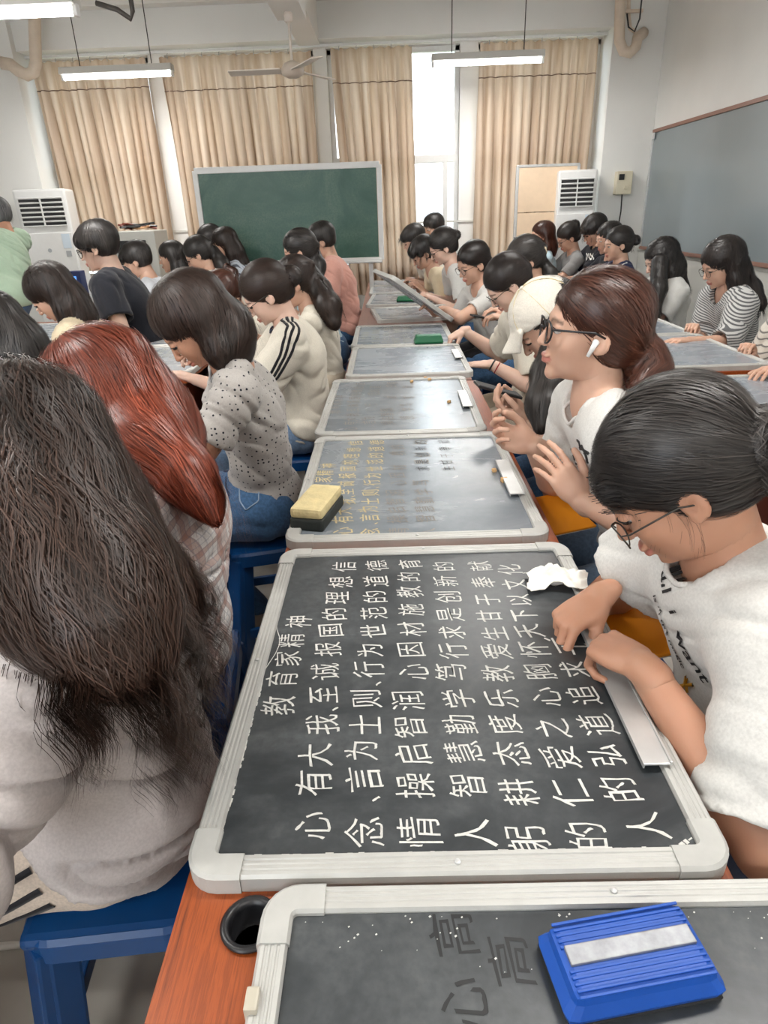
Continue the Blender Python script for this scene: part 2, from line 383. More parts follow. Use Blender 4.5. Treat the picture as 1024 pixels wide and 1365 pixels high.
# thin hanger wires of the lamp row further left, an L-shaped bracket near the top
br = B().tube([(0, 0, 0), (0.10, 0, -0.03), (0.16, 0.0, -0.07), (0.175, 0, -0.04), (0.175, 0, 0.25)], 0.012, 8).obj('ceiling_hook', M['dark_metal'], None, True)
br.location = at(128, 4, Y=4.0); tag(br, 'dark bent metal hook hanging from the ceiling at the top left', 'hook')

# ceiling fan
fan = empty('ceiling_fan', (-0.62, 5.35, 2.30), label='cream ceiling fan on a rod below the ceiling beam', cat='ceiling fan')
B().lathe([(0.02, 0.05), (0.055, 0.035), (0.08, 0.0), (0.075, -0.03), (0.03, -0.05)], n=24).obj('motor', M['fan'] if 'fan' in M else mat('fan_cream', srgb(206, 192, 178), 0.5), fan, True)
M['fan'] = mat('fan_blade', srgb(222, 212, 202), 0.5)
B().tube([(0, 0, 0.04), (0, 0, 0.27)], 0.009, 8).lathe([(0.028, 0.27), (0.03, 0.31), (0.022, 0.325)], n=14).obj('rod', M['fan'], fan, True)
for a in (178, 58, -62):
    bl = B(); c, s_ = math.cos(math.radians(a)), math.sin(math.radians(a))
    R3 = Matrix.Rotation(math.radians(a), 3, 'Z') @ Matrix.Rotation(math.radians(10), 3, 'X')
    bl.box((c*0.26, s_*0.26, -0.005), (0.36, 0.09, 0.008), 0.003, R3); bl.box((c*0.09, s_*0.09, 0), (0.08, 0.03, 0.008), 0.002, R3)
    bl.obj('blade', M['fan'], fan)

# air conditioner pipes
pr = empty('air_conditioner_pipe', (2.25, 6.95, 2.6), label='cream wrapped pipe looping down in the upper right corner', cat='pipe')
def uv(pts): return [tuple(np.array(at(x, y, Y=yy))-np.array([2.25, 6.95, 2.6])) for x, y, yy in pts]
B().tube(uv([(828, -60, 6.9), (828, -10, 6.9), (826, 35, 6.9), (826, 55, 6.9), (831, 68, 6.9), (840, 70, 6.9), (848, 62, 6.9), (850, 50, 6.95), (858, 44, 7.05)]), 0.045, 14).obj('wrapped_pipe', M['pipe'], pr, True)
B().tube(uv([(838, -40, 6.95), (838, 20, 6.95), (840, 38, 6.95), (847, 42, 6.95)]), 0.018, 8).obj('copper_pipe', M['pipe'], pr, True)
B().tube(uv([(845, -40, 6.9), (856, -5, 6.85), (853, 25, 6.85), (846, 42, 6.9), (838, 36, 6.9), (836, 18, 6.9)]), 0.007, 6).obj('cable', M['cable'], pr, True)
B().box(uv([(840, 15, 6.92)])[0], (0.22, 0.03, 0.025), 0.004).obj('pipe_clamp', M['pipe'], pr)
pl = empty('air_conditioner_pipe', (-3.4, 6.9, 2.6), label='cream wrapped pipe bending up in the upper left corner', cat='pipe')
def uvl(pts): return [tuple(np.array(at(x, y, Y=yy))-np.array([-3.4, 6.9, 2.6])) for x, y, yy in pts]
B().tube(uvl([(2, 84, 6.95), (14, 86, 6.95), (24, 94, 6.9), (36, 100, 6.9), (45, 96, 6.9), (48, 84, 6.9), (47, 60, 6.9), (46, 20, 6.9), (45, -10, 6.9), (44, -60, 6.9)]), 0.05, 14).obj('wrapped_pipe', M['pipe'], pl, True)

# outside: building, trees, seen through the uncovered window
bld = empty('apartment_building', (6.0, 95, -6), label='pale apartment block seen far outside through the uncovered window', cat='building')
M['bld'] = mat('building_wall', srgb(214, 206, 204), 0.9); M['bldw'] = mat('building_window', srgb(150, 150, 158), 0.4)
B().box((0, 0, 7.2), (16, 8, 18)).obj('wall', M['bld'], bld)
w0 = None
for i in range(8):
    for j in range(6):
        if w0 is None: w0 = B().box((0, 0, 0), (1.1, 0.12, 1.3), 0.03).obj('window', M['bldw'], bld); o = w0
        else: o = w0.copy(); COL.objects.link(o)
        o.location = (-7+i*2, -4.05, 2.2+j*2.4)
b2_ = empty('apartment_building', (-9.0, 90, -6), label='faint high-rise block outside left of the pale apartment block', cat='building')
B().box((0, 0, 6), (8, 8, 20)).obj('wall', M['bld'], b2_)
rnd = random.Random(5)
M['leaf'] = mat('leaves', srgb(150, 170, 140), 0.9, noise=0.4, scale=2.0); M['leaf2'] = mat('leaves_yellow', srgb(206, 206, 120), 0.9, noise=0.3, scale=2.0)
def tree(x, y, z, r, m, label):
    t = empty('tree', (x, y, z-r*2.2), label=label, cat='tree')
    B().tube([(0, 0, 0), (0.1, 0, r*2.0)], [0.25, 0.12], 8).obj('trunk', M['tan_wood'], t, True)
    bm = bmesh.new()
    for k in range(900):
        v = Vector((rnd.gauss(0, 1), rnd.gauss(0, 1), rnd.gauss(0, 1))).normalized()*r*(0.6+0.4*rnd.random()); v.z = v.z*0.8+r*2.2
        a = Vector((rnd.uniform(-1, 1), rnd.uniform(-1, 1), rnd.uniform(-1, 1))).normalized()*r*0.13; c_ = a.cross(Vector((rnd.uniform(-1, 1), 0.3, rnd.uniform(-1, 1)))).normalized()*r*0.09
        bm.faces.new([bm.verts.new(v-a), bm.verts.new(v+c_), bm.verts.new(v+a), bm.verts.new(v-c_)])
    me = bpy.data.meshes.new('foliage'); bm.to_mesh(me); bm.free(); o = link_mesh('foliage', me, m, t); o['kind'] = 'stuff'
tree(1.0, 40, -1.8, 2.6, M['leaf'], 'grey-green tree outside the uncovered window, left one of the three')
tree(7.2, 44, -1.6, 2.6, M['leaf'], 'grey-green tree outside the uncovered window, right one of the three')
tree(1.9, 24, -1.5, 1.3, M['leaf2'], 'yellow-green tree nearest outside the uncovered window')
gr = B().box((0, 60, -8), (120, 100, 0.5)).obj('ground_outside', mat('ground_out', srgb(170, 170, 150), 0.9)); tag(gr, kind='structure')
# ------------------------------------------------------------------ tables
ZT = 0.75; ZB = ZT+0.025   # table top, board top
def table(x0, x1, y0, y1, label, m='wood', front=True, grommet=None):
    cx, cy = (x0+x1)/2, (y0+y1)/2
    t = empty('desk', (cx, cy, 0), label=label, cat='desk')
    top = B().box((0, 0, ZT-0.0125), (x1-x0, y1-y0, 0.025), 0.002).obj('tabletop', M[m], t)
    if grommet:
        gx, gy = grommet[0]-cx, grommet[1]-cy
        cut = B().lathe([(0.0245, ZT-0.05), (0.0245, ZT+0.05)], (gx, gy, 0), 28).obj('cutter', None); cut.location = (cx, cy, 0); bpy.context.view_layer.update()
        md = top.modifiers.new('b', 'BOOLEAN'); md.object = cut; md.operation = 'DIFFERENCE'; md.solver = 'EXACT'
        dg = bpy.context.evaluated_depsgraph_get(); me = bpy.data.meshes.new_from_object(top.evaluated_get(dg)); top.modifiers.clear(); top.data = me
        bpy.data.objects.remove(cut)
        B().lathe([(0.0235, ZT-0.03), (0.0235, ZT+0.001), (0.029, ZT+0.001), (0.030, ZT+0.004), (0.027, ZT+0.006), (0.0225, ZT+0.005), (0.0205, ZT-0.002), (0.0205, ZT-0.03)], (gx, gy, 0), 32).obj('cable_grommet', M['black'], t, True)
    for sx in (-1, 1):
        for sy in (-1, 0, 1):
            B().box((sx*((x1-x0)/2-0.05), sy*((y1-y0)/2-0.05), (ZT-0.025)/2), (0.045, 0.045, ZT-0.025), 0.004).obj('leg', M['red_panel'], t)
    for sy in (-1, 1): B().box((0, sy*((y1-y0)/2-0.012), ZT-0.125), (x1-x0-0.04, 0.018, 0.20), 0.002).obj('apron', M['red_panel'], t)
    B().box((0, 0, 0.30), (0.018, y1-y0-0.1, 0.5), 0.002).obj('modesty_panel', M['red_panel'], t)
    return t
table(-0.237, 0.345, -0.35, 2.705, 'nearest middle desk with bright orange-brown wood and a black cable hole', 'wood', grommet=(-0.158, 0.428))
table(-0.205, 0.335, 2.725, 6.95, 'far middle desk with dusty brown wood holding seven practice boards', 'wood_pale')
table(-1.48, -0.90, -0.3, 2.70, 'near left desk mostly hidden behind the seated students', 'wood')
table(-1.50, -0.92, 2.92, 5.6, 'far left desk whose red-brown end shows behind the spotted shirt', 'wood')
table(-2.62, -2.04, 1.0, 4.9, 'leftmost desk by the teacher in green', 'wood')
table(1.00, 1.60, 2.72, 6.4, 'right desk with a red-brown end behind the auburn ponytail', 'wood')
table(1.02, 1.62, 0.5, 2.64, 'near right desk behind the girl with the black bun', 'wood')

# ------------------------------------------------------------------ practice boards
FP = [(0, 0), (0, 0.019), (0.003, 0.0225), (0.0065, 0.0225), (0.0075, 0.0215), (0.009, 0.0215), (0.010, 0.0225), (0.012, 0.0225), (0.013, 0.0215), (0.015, 0.0215), (0.016, 0.0225), (0.018, 0.0225), (0.019, 0.0215), (0.0205, 0.0215), (0.0215, 0.0228), (0.026, 0.0228), (0.028, 0.019), (0.028, 0.0)]
CP = [(-0.002, -0.0005), (-0.002, 0.021), (0.002, 0.0245), (0.027, 0.0245), (0.0295, 0.021), (0.0295, -0.0005)]
def board(name, W, L, m, parts=True, tray=None, label=None, group=None, clips=()):
    r = empty(name, label=label, cat='board', group=group)
    path = rrect(-W/2, -L/2, W/2, L/2, 0.034, 6)
    B().sweep(path, FP).obj('frame', M['frame'], r)
    for sx, sy in ((1, -1), (1, 1), (-1, 1), (-1, -1)):
        k = 7; i0 = {(1, -1): 0, (1, 1): 1, (-1, 1): 2, (-1, -1): 3}[(sx, sy)]*k
        seg = path[i0:i0+k]; a, c = Vector(seg[0]), Vector(seg[-1])
        d0 = (Vector(seg[0])-Vector(seg[1])).normalized(); e = 0.026
        if sx*sy < 0: pre = Vector((a.x-sx*e, a.y)); post = Vector((c.x, c.y-sy*e))
        else: pre = Vector((a.x, a.y-sy*e)); post = Vector((c.x-sx*e, c.y))
        B().sweep([tuple(pre)]+seg+[tuple(post)], CP, closed=False).obj('corner_cap', M['corner'], r)
    B().box((0, 0, 0.0105), (W-0.048, L-0.048, 0.013)).obj('writing_surface', m, r)
    if tray is not None:
        ty, tl = tray
        tb = B(); tb.box((W/2-0.034, ty, 0.0275), (0.034, tl, 0.003), 0.001).box((W/2-0.0505, ty, 0.0255), (0.002, tl, 0.007), 0.0005).box((W/2-0.0175, ty, 0.0285), (0.003, tl, 0.006), 0.001)
        tb.obj('chalk_ledge', M['alu'], r)
    for cy in clips: B().box((-W/2+0.004, cy, 0.014), (0.012, 0.020, 0.030), 0.002).obj('clip', M['clip'], r)
    for (sx_, sy_) in ((0, -1), (0, 1), (-1, 0)):
        B().lathe([(0.0035, 0.0225), (0.0032, 0.0243), (0.0015, 0.0248)], (sx_*(W/2-0.013), sy_*(L/2-0.013), 0), 10).obj('rivet', M['alu'], r)
    return r
M['clip'] = mat('clear_clip', srgb(186, 180, 164), 0.3)

# chalk handwriting: every character is laid out one by one where the writer put it
WR = [
[('教', -0.174, 0.733), ('育', -0.178, 0.791), ('家', -0.176, 0.841), ('精', -0.176, 0.888), ('神', -0.171, 0.942)],
[('心', -0.105, 0.531), ('有', -0.11, 0.592), ('大', -0.112, 0.637), ('我', -0.108, 0.693), ('、', -0.092, 0.723), ('至', -0.111, 0.753), ('诚', -0.114, 0.806), ('报', -0.114, 0.862), ('国', -0.113, 0.914), ('的', -0.112, 0.963), ('理', -0.11, 1.015), ('想', -0.107, 1.070), ('信', -0.104, 1.130)],
[('念', -0.046, 0.521), ('、', -0.033, 0.566), ('言', -0.049, 0.597), ('为', -0.053, 0.643), ('士', -0.05, 0.69), ('则', -0.05, 0.743), ('、', -0.032, 0.775), ('行', -0.048, 0.809), ('为', -0.047, 0.856), ('世', -0.043, 0.909), ('范', -0.043, 0.963), ('的', -0.042, 1.016), ('道', -0.041, 1.071), ('德', -0.04, 1.130)],
[('情', 0.016, 0.52), ('操', 0.014, 0.585), ('启', 0.013, 0.634), ('智', 0.01, 0.684), ('润', 0.01, 0.736), ('心', 0.02, 0.801), ('因', 0.018, 0.856), ('材', 0.022, 0.912), ('施', 0.022, 0.970), ('教', 0.021, 1.029), ('的', 0.021, 1.083), ('育', 0.025, 1.132)],
[('人', 0.077, 0.516), ('智', 0.077, 0.583), ('慧', 0.078, 0.637), ('勤', 0.079, 0.687), ('学', 0.081, 0.739), ('笃', 0.076, 0.798), ('行', 0.084, 0.850), ('求', 0.087, 0.899), ('是', 0.088, 0.952), ('创', 0.09, 1.008), ('新', 0.089, 1.064), ('的', 0.09, 1.12)],
[('躬', 0.134, 0.507), ('耕', 0.137, 0.572), ('态', 0.138, 0.633), ('度', 0.138, 0.685), ('乐', 0.142, 0.737), ('教', 0.145, 0.792), ('爱', 0.151, 0.846), ('生', 0.155, 0.894), ('甘', 0.154, 0.944), ('于', 0.16, 0.996), ('奉', 0.159, 1.056), ('献', 0.161, 1.117)],
[('的', 0.201, 0.511), ('仁', 0.197, 0.570), ('爱', 0.199, 0.624), ('之', 0.2, 0.677), ('心', 0.206, 0.738), ('胸', 0.207, 0.793), ('怀', 0.211, 0.848), ('天', 0.213, 0.898), ('下', 0.215, 0.944), ('以', 0.215, 0.994), ('文', 0.215, 1.046), ('化', 0.215, 1.101)],
[('人', 0.269, 0.521), ('的', 0.256, 0.573), ('弘', 0.256, 0.627), ('道', 0.26, 0.681), ('追', 0.258, 0.740), ('求', 0.262, 0.797)],
]
def glyph(ch, size=1.0, off=0.0):
    cu = bpy.data.curves.new('g', 'FONT'); cu.body = ch; cu.size = size; cu.resolution_u = 3; cu.offset = off
    cu.align_x = 'CENTER'; cu.align_y = 'CENTER'
    o = bpy.data.objects.new('g', cu); COL.objects.link(o)
    dg = bpy.context.evaluated_depsgraph_get(); me = bpy.data.meshes.new_from_object(o.evaluated_get(dg))
    n = len(me.vertices); V = np.zeros(n*3, np.float32); me.vertices.foreach_get('co', V); V = V.reshape(-1, 3)
    F = [tuple(p.vertices) for p in me.polygons]
    bpy.data.objects.remove(o); bpy.data.curves.remove(cu); bpy.data.meshes.remove(me)
    return V, F
GC = {}
def writing(lines, name, m, parent, z, sx=0.050, sy=0.042, seed=1, keep=1.0, off=0.001, smear=0.0):
    rnd = random.Random(seed); VV = []; FF = []; nv = 0
    for L in lines:
        for ch, x, y in L:
            if rnd.random() > keep: continue
            if (ch, off) not in GC: GC[(ch, off)] = glyph(ch, 1.0, off)
            V, F = GC[(ch, off)]
            V = V.copy()
            if ch in '、': V -= V.mean(0); V[:, 0] += 0; s1 = sx*0.75; s2 = sy*0.75
            else:
                lo, hi = V.min(0), V.max(0); V -= (lo+hi)/2; s1, s2 = sx*rnd.uniform(0.92, 1.06), sy*rnd.uniform(0.92, 1.06)
            a = rnd.uniform(-0.06, 0.06)
            u = V[:, 0]*math.cos(a)-V[:, 1]*math.sin(a); v = V[:, 0]*math.sin(a)+V[:, 1]*math.cos(a)
            p1, p2 = rnd.uniform(0, 6), rnd.uniform(0, 6)
            u = u + 0.018*np.sin(9*v+p1) + 0.009*np.sin(37*v+p2); v = v + 0.018*np.sin(8*u+p2) + 0.009*np.sin(41*u+p1) + 0.10*u
            W = np.stack([x - v*s1, y + u*s2, np.full(len(u), z)], 1)   # the writer sits on the right, looking left
            VV.append(W); FF += [tuple(i+nv for i in f) for f in F]; nv += len(W)
    me = bpy.data.meshes.new(name); me.from_pydata(np.concatenate(VV).tolist(), [], FF)
    o = link_mesh(name, me, m, parent); o['kind'] = 'stuff'; return o

b1c = (0.055, 0.832)
b1 = board('drawing_board', 0.578, 0.735, M['board'], tray=(-0.075, 0.315), label='large practice board in front covered in white chalk characters')
b1.location = (b1c[0], b1c[1], ZT)
wr = writing([[(c_, x-b1c[0], y-b1c[1]) for c_, x, y in L] for L in WR], 'chalk_writing', M['chalk'], b1, 0.0175, off=-0.004)
st = B()
def stroke(bm_, pts, z=0.0178, w_=0.0035):
    V = []
    for i, p in enumerate(pts):
        p = Vector(p); t = (Vector(pts[min(i+1, len(pts)-1)])-Vector(pts[max(i-1, 0)])).normalized(); n_ = Vector((-t.y, t.x))*w_/2
        V.append((bm_.verts.new((p.x+n_.x, p.y+n_.y, z)), bm_.verts.new((p.x-n_.x, p.y-n_.y, z))))
    for a, c_ in zip(V, V[1:]): bm_.faces.new((a[0], a[1], c_[1], c_[0]))
for pts in ([(0.195, 0.005), (0.190, 0.045)], [(0.215, 0.0), (0.214, 0.05)], [(0.200, 0.022), (0.240, 0.02), (0.238, 0.028)], [(0.186, 0.038), (0.178, 0.045)]): stroke(st.bm, pts)
# ragged chalk line inside the frame edge
rnd = random.Random(3)
for (xa, ya, xb, yb_) in ((-0.262, -0.340, 0.255, -0.340), (-0.262, -0.34, -0.262, -0.05), (0.235, -0.341, 0.260, -0.325)):
    n_ = int(max(abs(xb-xa), abs(yb_-ya))/0.006)
    for k in range(n_):
        t = k/n_; w0 = rnd.uniform(0.0015, 0.006); l0 = rnd.uniform(0.004, 0.009)
        p = (xa+(xb-xa)*t+rnd.uniform(-.001, .001), ya+(yb_-ya)*t+rnd.uniform(-.001, .001))
        d_ = Vector((xb-xa, yb_-ya)).normalized()*l0; stroke(st.bm, [p, (p[0]+d_.x, p[1]+d_.y)], 0.0177, w0)
st.obj('chalk_strokes', M['chalk'], b1)['kind'] = 'stuff'
tl = B(); pts = [(-0.262+0.002*math.sin(i*1.1)+(0.012 if 9 < i < 15 else 0)*math.sin((i-9)*0.6), -0.22+i*0.022) for i in range(18)]
stroke(tl.bm, pts, 0.0179, 0.0012); tl.obj('chalk_hairline', M['chalk'], b1)

b0 = board('drawing_board', 0.70, 0.55, M['board'], label='nearest practice board under the blue eraser, cut by the bottom edge', clips=(0.165, 0.105))
b0.location = (0.208, 0.180, ZT)
T0 = [[('言', -0.20, 0.18), ('吉', -0.20, 0.12), ('思', -0.12, 0.19), ('吉', -0.13, 0.10)]]
writing([[('高', -0.165, 0.225), ('高', -0.115, 0.200), ('心', -0.16, 0.165)]], 'faded_writing', M['chalk_grey'], b0, 0.0174, seed=8, sx=0.045, sy=0.05, off=0.0)
sp = B()
for k in range(70):
    x_, y_ = rnd.uniform(-0.31, 0.31), 0.246-abs(rnd.gauss(0, 0.03)); s_ = rnd.uniform(0.0004, 0.0014)
    stroke(sp.bm, [(x_, y_), (x_+s_*1.5, y_+s_)], 0.0178, s_*1.4)
sp.obj('chalk_specks', M['chalk'], b0)['kind'] = 'stuff'

b2 = board('drawing_board', 0.562, 0.705, M['board_used_glare'], tray=(-0.03, 0.235), label='second practice board with yellow fading characters and the cream eraser')
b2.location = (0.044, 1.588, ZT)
off2 = [[(c_, x-0.055, y-0.832) for c_, x, y in L if x < 0.2] for L in WR]
writing(off2[:3], 'yellow_writing', M['chalk_fade'], b2, 0.0175, seed=11, off=0.002)
writing(off2[3:5], 'faded_writing', M['chalk_dim'] if 'chalk_dim' in M else mat('chalk_dim', srgb(128, 124, 118), 0.8), b2, 0.0175, seed=12, off=0.0, keep=0.8)
M['chalk_dim'] = bpy.data.materials['chalk_dim']
writing([[t for t in off2[4] if t[2] > 0.05], [t for t in off2[5] if t[2] > 0.02]], 'wet_writing', M['chalk_grey'], b2, 0.0176, seed=13, off=-0.006, sx=0.04, sy=0.035)
b3 = board('drawing_board', 0.540, 0.735, M['board_used_glare'], tray=(0.0, 0.22), label='third practice board with very faint writing and three chalk stubs')
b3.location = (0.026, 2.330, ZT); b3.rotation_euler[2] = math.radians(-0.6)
writing(off2[:2], 'faded_writing', M['chalk_dim'], b3, 0.0175, seed=14, off=0.0)
writing(off2[2:5], 'faded_writing', M['chalk_dim'], b3, 0.0175, seed=15, off=-0.004, keep=0.5)

def mk(x, y, label, W=0.54, L=0.70, z=ZT, rz=0.0, rx=0.0, ry=0.0, m='board_far_glare', wr_=False, tray=None, group=None):
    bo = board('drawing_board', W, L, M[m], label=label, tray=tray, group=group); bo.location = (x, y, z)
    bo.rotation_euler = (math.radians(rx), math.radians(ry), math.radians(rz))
    if wr_: writing([[(c_, x_*0.9, y_*0.92) for c_, x_, y_ in L_] for L_ in off2[:6]], 'faded_writing', M['chalk_pale'], bo, 0.0175, seed=int(x*100+y*10), off=0.0, keep=0.8)
    return bo
M['chalk_pale'] = mat('chalk_pale', srgb(176, 178, 170), 0.9)
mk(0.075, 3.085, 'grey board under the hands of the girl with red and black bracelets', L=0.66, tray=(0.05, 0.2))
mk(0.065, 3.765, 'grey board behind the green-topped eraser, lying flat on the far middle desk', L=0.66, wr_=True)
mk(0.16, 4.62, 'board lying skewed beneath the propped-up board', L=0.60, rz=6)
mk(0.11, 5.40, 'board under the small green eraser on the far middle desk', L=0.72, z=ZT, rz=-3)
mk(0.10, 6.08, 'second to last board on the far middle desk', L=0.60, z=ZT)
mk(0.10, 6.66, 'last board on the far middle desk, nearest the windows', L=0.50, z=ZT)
pb = mk(0.130, 4.22, 'practice board propped up on its edge by the girl in the white V-neck', L=0.60, W=0.44, z=ZT+0.17, rz=12, ry=36, m='board_far_glare')
mk(-1.16, 1.75, 'board on the near left desk beside the arm of the spotted shirt', L=0.70, m='board_used_glare', wr_=True)
mk(-1.16, 1.02, 'board on the near left desk hidden behind the red-haired girl', L=0.70, m='board_used_glare')
mk(-1.18, 2.30, 'small board on the near left desk behind the spotted shirt', L=0.36, m='board_used_glare', wr_=True)
mk(-1.175, 3.28, 'board with yellow writing on the far left desk behind the spotted shirt', L=0.68, m='board_far_glare', wr_=True)
mk(-1.21, 3.99, 'board on the far left desk before the boy in black', L=0.68, m='board_far_glare', wr_=True)
mk(-1.20, 4.74, 'farthest board on the far left desk', L=0.68, m='board_far_glare')
mk(-2.32, 2.6, 'board at the left edge with a green eraser on it', L=0.75, W=0.60, m='board_far_glare')
mk(-2.32, 3.45, 'board on the leftmost desk in front of the cream shirt', L=0.75, W=0.60, m='board_far_glare')
mk(-2.30, 4.3, 'farthest board on the leftmost desk by the teacher', L=0.75, W=0.58, m='board_far_glare')
mk(-1.16, 0.25, 'near left desk board hidden behind the girl with long wavy hair', L=0.70, m='board_used_glare')
mk(1.285, 3.10, 'big grey board on the right desk before the striped blouse', L=0.74, W=0.60, m='board_far_glare')
mk(1.285, 3.87, 'grey board on the right desk before the girl with long straight black hair', L=0.76, W=0.60, m='board_far_glare')
mk(1.285, 4.66, 'grey board on the right desk before the navy polo shirt', L=0.76, W=0.60, m='board_far_glare')
mk(1.285, 5.5, 'farthest grey board on the right desk near the air conditioner', L=0.76, W=0.60, m='board_far_glare')
mk(1.31, 2.20, 'board on the near right desk just behind the black bun', L=0.74, W=0.56, m='board_far_glare')

# ------------------------------------------------------------------ things on the desks
def eraser(name, loc, rz, size, body, face, label, strip=False, flip=False):
    L_, W_, H_ = size
    e = empty(name, loc, math.radians(rz), label=label, cat='eraser')
    if flip:   # felt side up
        B().box((0, 0, H_*0.27), (L_, W_, H_*0.54), 0.006).obj('body', body, e)
        f = B(); f.box((0, 0, H_*0.77), (L_*0.97, W_*0.96, H_*0.46), 0.008); f.obj('felt', face, e)
    else:
        bb = B()
        b_ = bb.box((0, 0, H_*0.55), (L_, W_, H_*0.9), 0.010)
        for v in b_.bm.verts:
            if v.co.z > H_*0.5: v.co.x *= 0.90; v.co.y *= 0.86
        bb.obj('body', body, e)
        B().box((0, 0, H_*0.06), (L_*0.97, W_*0.95, H_*0.12), 0.002).obj('felt', face, e)
        if strip:
            rb = B()
            for k in range(-6, 7):
                if abs(k) < 2: continue
                rb.bar((-L_*0.42, k*0.0052, H_-0.0002), (L_*0.42, k*0.0052, H_-0.0002), 0.0026, 0.0022, 0.0007)
            rb.obj('ridges', body, e)
            B().box((0.0, 0.002, H_+0.001), (L_*0.80, 0.017, 0.004), 0.001).obj('metal_strip', M['steel'], e)
    return e
M['steel'] = mat('scratched_steel', srgb(150, 152, 156), 0.45, metal=0.6, noise=0.2, scale=90)
M['blue_eraser'] = mat('blue_eraser_plastic', srgb(24, 80, 172), 0.42, noise=0.06)
M['felt_black'] = mat('black_felt', (0.02, 0.02, 0.022), 0.95); M['felt_cream'] = mat('cream_felt', srgb(214, 198, 150), 0.95, noise=0.15, scale=30, bump=0.5, bscale=150)
M['eraser_dark'] = mat('dark_dusty_plastic', srgb(40, 46, 44), 0.6, noise=0.4, scale=40)
M['green_felt'] = mat('green_plastic', srgb(16, 104, 66), 0.45)
eraser('chalkboard_eraser', (0.197, 0.368, ZT+0.018), 9, (0.146, 0.076, 0.034), M['blue_eraser'], M['felt_black'], 'blue ridged plastic chalkboard eraser with a grey metal strip', strip=True)
eraser('chalkboard_eraser', (-0.178, 1.367, ZT+0.0165), 76, (0.152, 0.078, 0.052), M['eraser_dark'], M['felt_cream'], 'cream felt eraser with a dark body on the second practice board', flip=True)
eraser('chalkboard_eraser', (0.195, 3.46, ZT+0.018), 2, (0.15, 0.08, 0.045), M['green_felt'], M['felt_black'], 'green eraser beside the writing hand with the bracelets opposite')
eraser('chalkboard_eraser', (0.13, 5.22, ZT+0.018), -8, (0.15, 0.08, 0.04), M['green_felt'], M['felt_black'], 'small green eraser on the far middle desk')
eraser('chalkboard_eraser', (-2.17, 3.05, ZT+0.018), 25, (0.17, 0.09, 0.045), M['green_felt'], M['felt_black'], 'green eraser on the left board by the dark-haired cream shirt')
def stub(x, y, z, s, label, m='yellow_chalk', seed=0, group=None):
    r_ = random.Random(seed); b_ = B(); b_.box((0, 0, s*0.45), (s*1.3, s, s*0.9), s*0.2)
    for v in b_.bm.verts: v.co += Vector((r_.uniform(-1, 1), r_.uniform(-1, 1), r_.uniform(-.3, .3)))*s*0.15
    o = b_.obj('chalk_stub', M[m], None, True); o.location = (x, y, z); o.rotation_euler[2] = r_.uniform(0, 3); tag(o, label, 'chalk', group)
for k, (px, py, s_, lb) in enumerate([(659, 629, 0.010, 'yellow chalk stub on the second board, farther of the two by the ledge'), (673, 643, 0.014, 'yellow chalk stub on the second board, nearer of the two by the ledge'),
        (549, 510, 0.010, 'brown chalk stub alone at the back of the third board'), (567, 505, 0.010, 'brown chalk stub at the back of the third board, left of the close pair'), (573, 507, 0.010, 'brown chalk stub at the back of the third board, right of the close pair'),
        (599, 537, 0.010, 'brown chalk stub in the middle of the third board, nearest the phone')]):
    p = at(px, py, Z=ZT+0.0165); stub(p[0], p[1], ZT+0.0165, s_, lb, seed=k)
for k, (px, py) in enumerate([(520, 417), (536, 416)]):
    p = at(px, py, Z=ZT); stub(p[0], p[1], ZT, 0.018, ['brown chalk stub on the bare far desk by the propped board, left one', 'brown chalk stub on the bare far desk by the propped board, right one'][k], seed=k+20)
# crumpled tissues
def tissue(loc, s, label, seed, m='paper'):
    rn = random.Random(seed); n_ = 22; V = []; 
    ph = [rn.uniform(0, 6) for _ in range(8)]
    for j in range(n_):
        for i in range(n_):
            u, v = i/(n_-1)-.5, j/(n_-1)-.5
            h = 0.010*abs(math.sin(9*u+4*v+ph[0]))+0.012*abs(math.sin(-6*u+11*v+ph[1]))+0.006*abs(math.sin(17*u+3*v+ph[2]))+0.004*math.sin(23*v+ph[3])
            V.append(((u*1.15+0.05*math.sin(7*v+ph[4]))*s, (v*0.72+0.06*math.sin(8*u+ph[5]))*s, 0.0015+h*(1.2-abs(u)-abs(v))))
    V = np.array(V); idx = np.arange(n_*n_).reshape(n_, n_)
    F = np.stack([idx[:-1, :-1], idx[:-1, 1:], idx[1:, 1:], idx[1:, :-1]], -1).reshape(-1, 4)
    V2 = V.copy(); V2[:, 2] -= 0.0012
    Va = np.concatenate([V, V2]); Fa = np.concatenate([F, F[:, ::-1]+n_*n_])
    o = from_np('tissue', Va, Fa, M[m], None, False); o.location = loc; tag(o, label, 'tissue')
tissue(tuple(at(742, 776, Z=ZT+0.020)), 0.095, 'crumpled white tissue on the right edge of the large practice board', 4)
tissue(tuple(at(246, 474, Z=ZT+0.02)), 0.08, 'crumpled yellowish tissue on the far left desk board beside the spotted shirt', 7, 'paper_yellow' if 'paper_yellow' in M else 'felt_cream')
# orange folders in laps
def folder(loc, rz, rx, label, W=0.12, L=0.16):
    e = empty('folder', loc, math.radians(rz), label=label, cat='folder'); e.rotation_euler[0] = math.radians(rx)
    B().box((0, 0, 0), (W, L, 0.006), 0.002).obj('cover', M['orange'], e); B().box((0.002, 0, -0.006), (W*0.95, L*0.95, 0.005), 0.001).obj('papers', M['paper'], e)
folder(tuple(at(850, 838, Z=0.715)), 15, 0, 'yellow-orange folder sticking out under the desk edge beside the writing arm')
folder(tuple(at(744, 684, Z=0.69)), 20, 10, 'bright orange folder below the second board, held under the earbud girl hands')

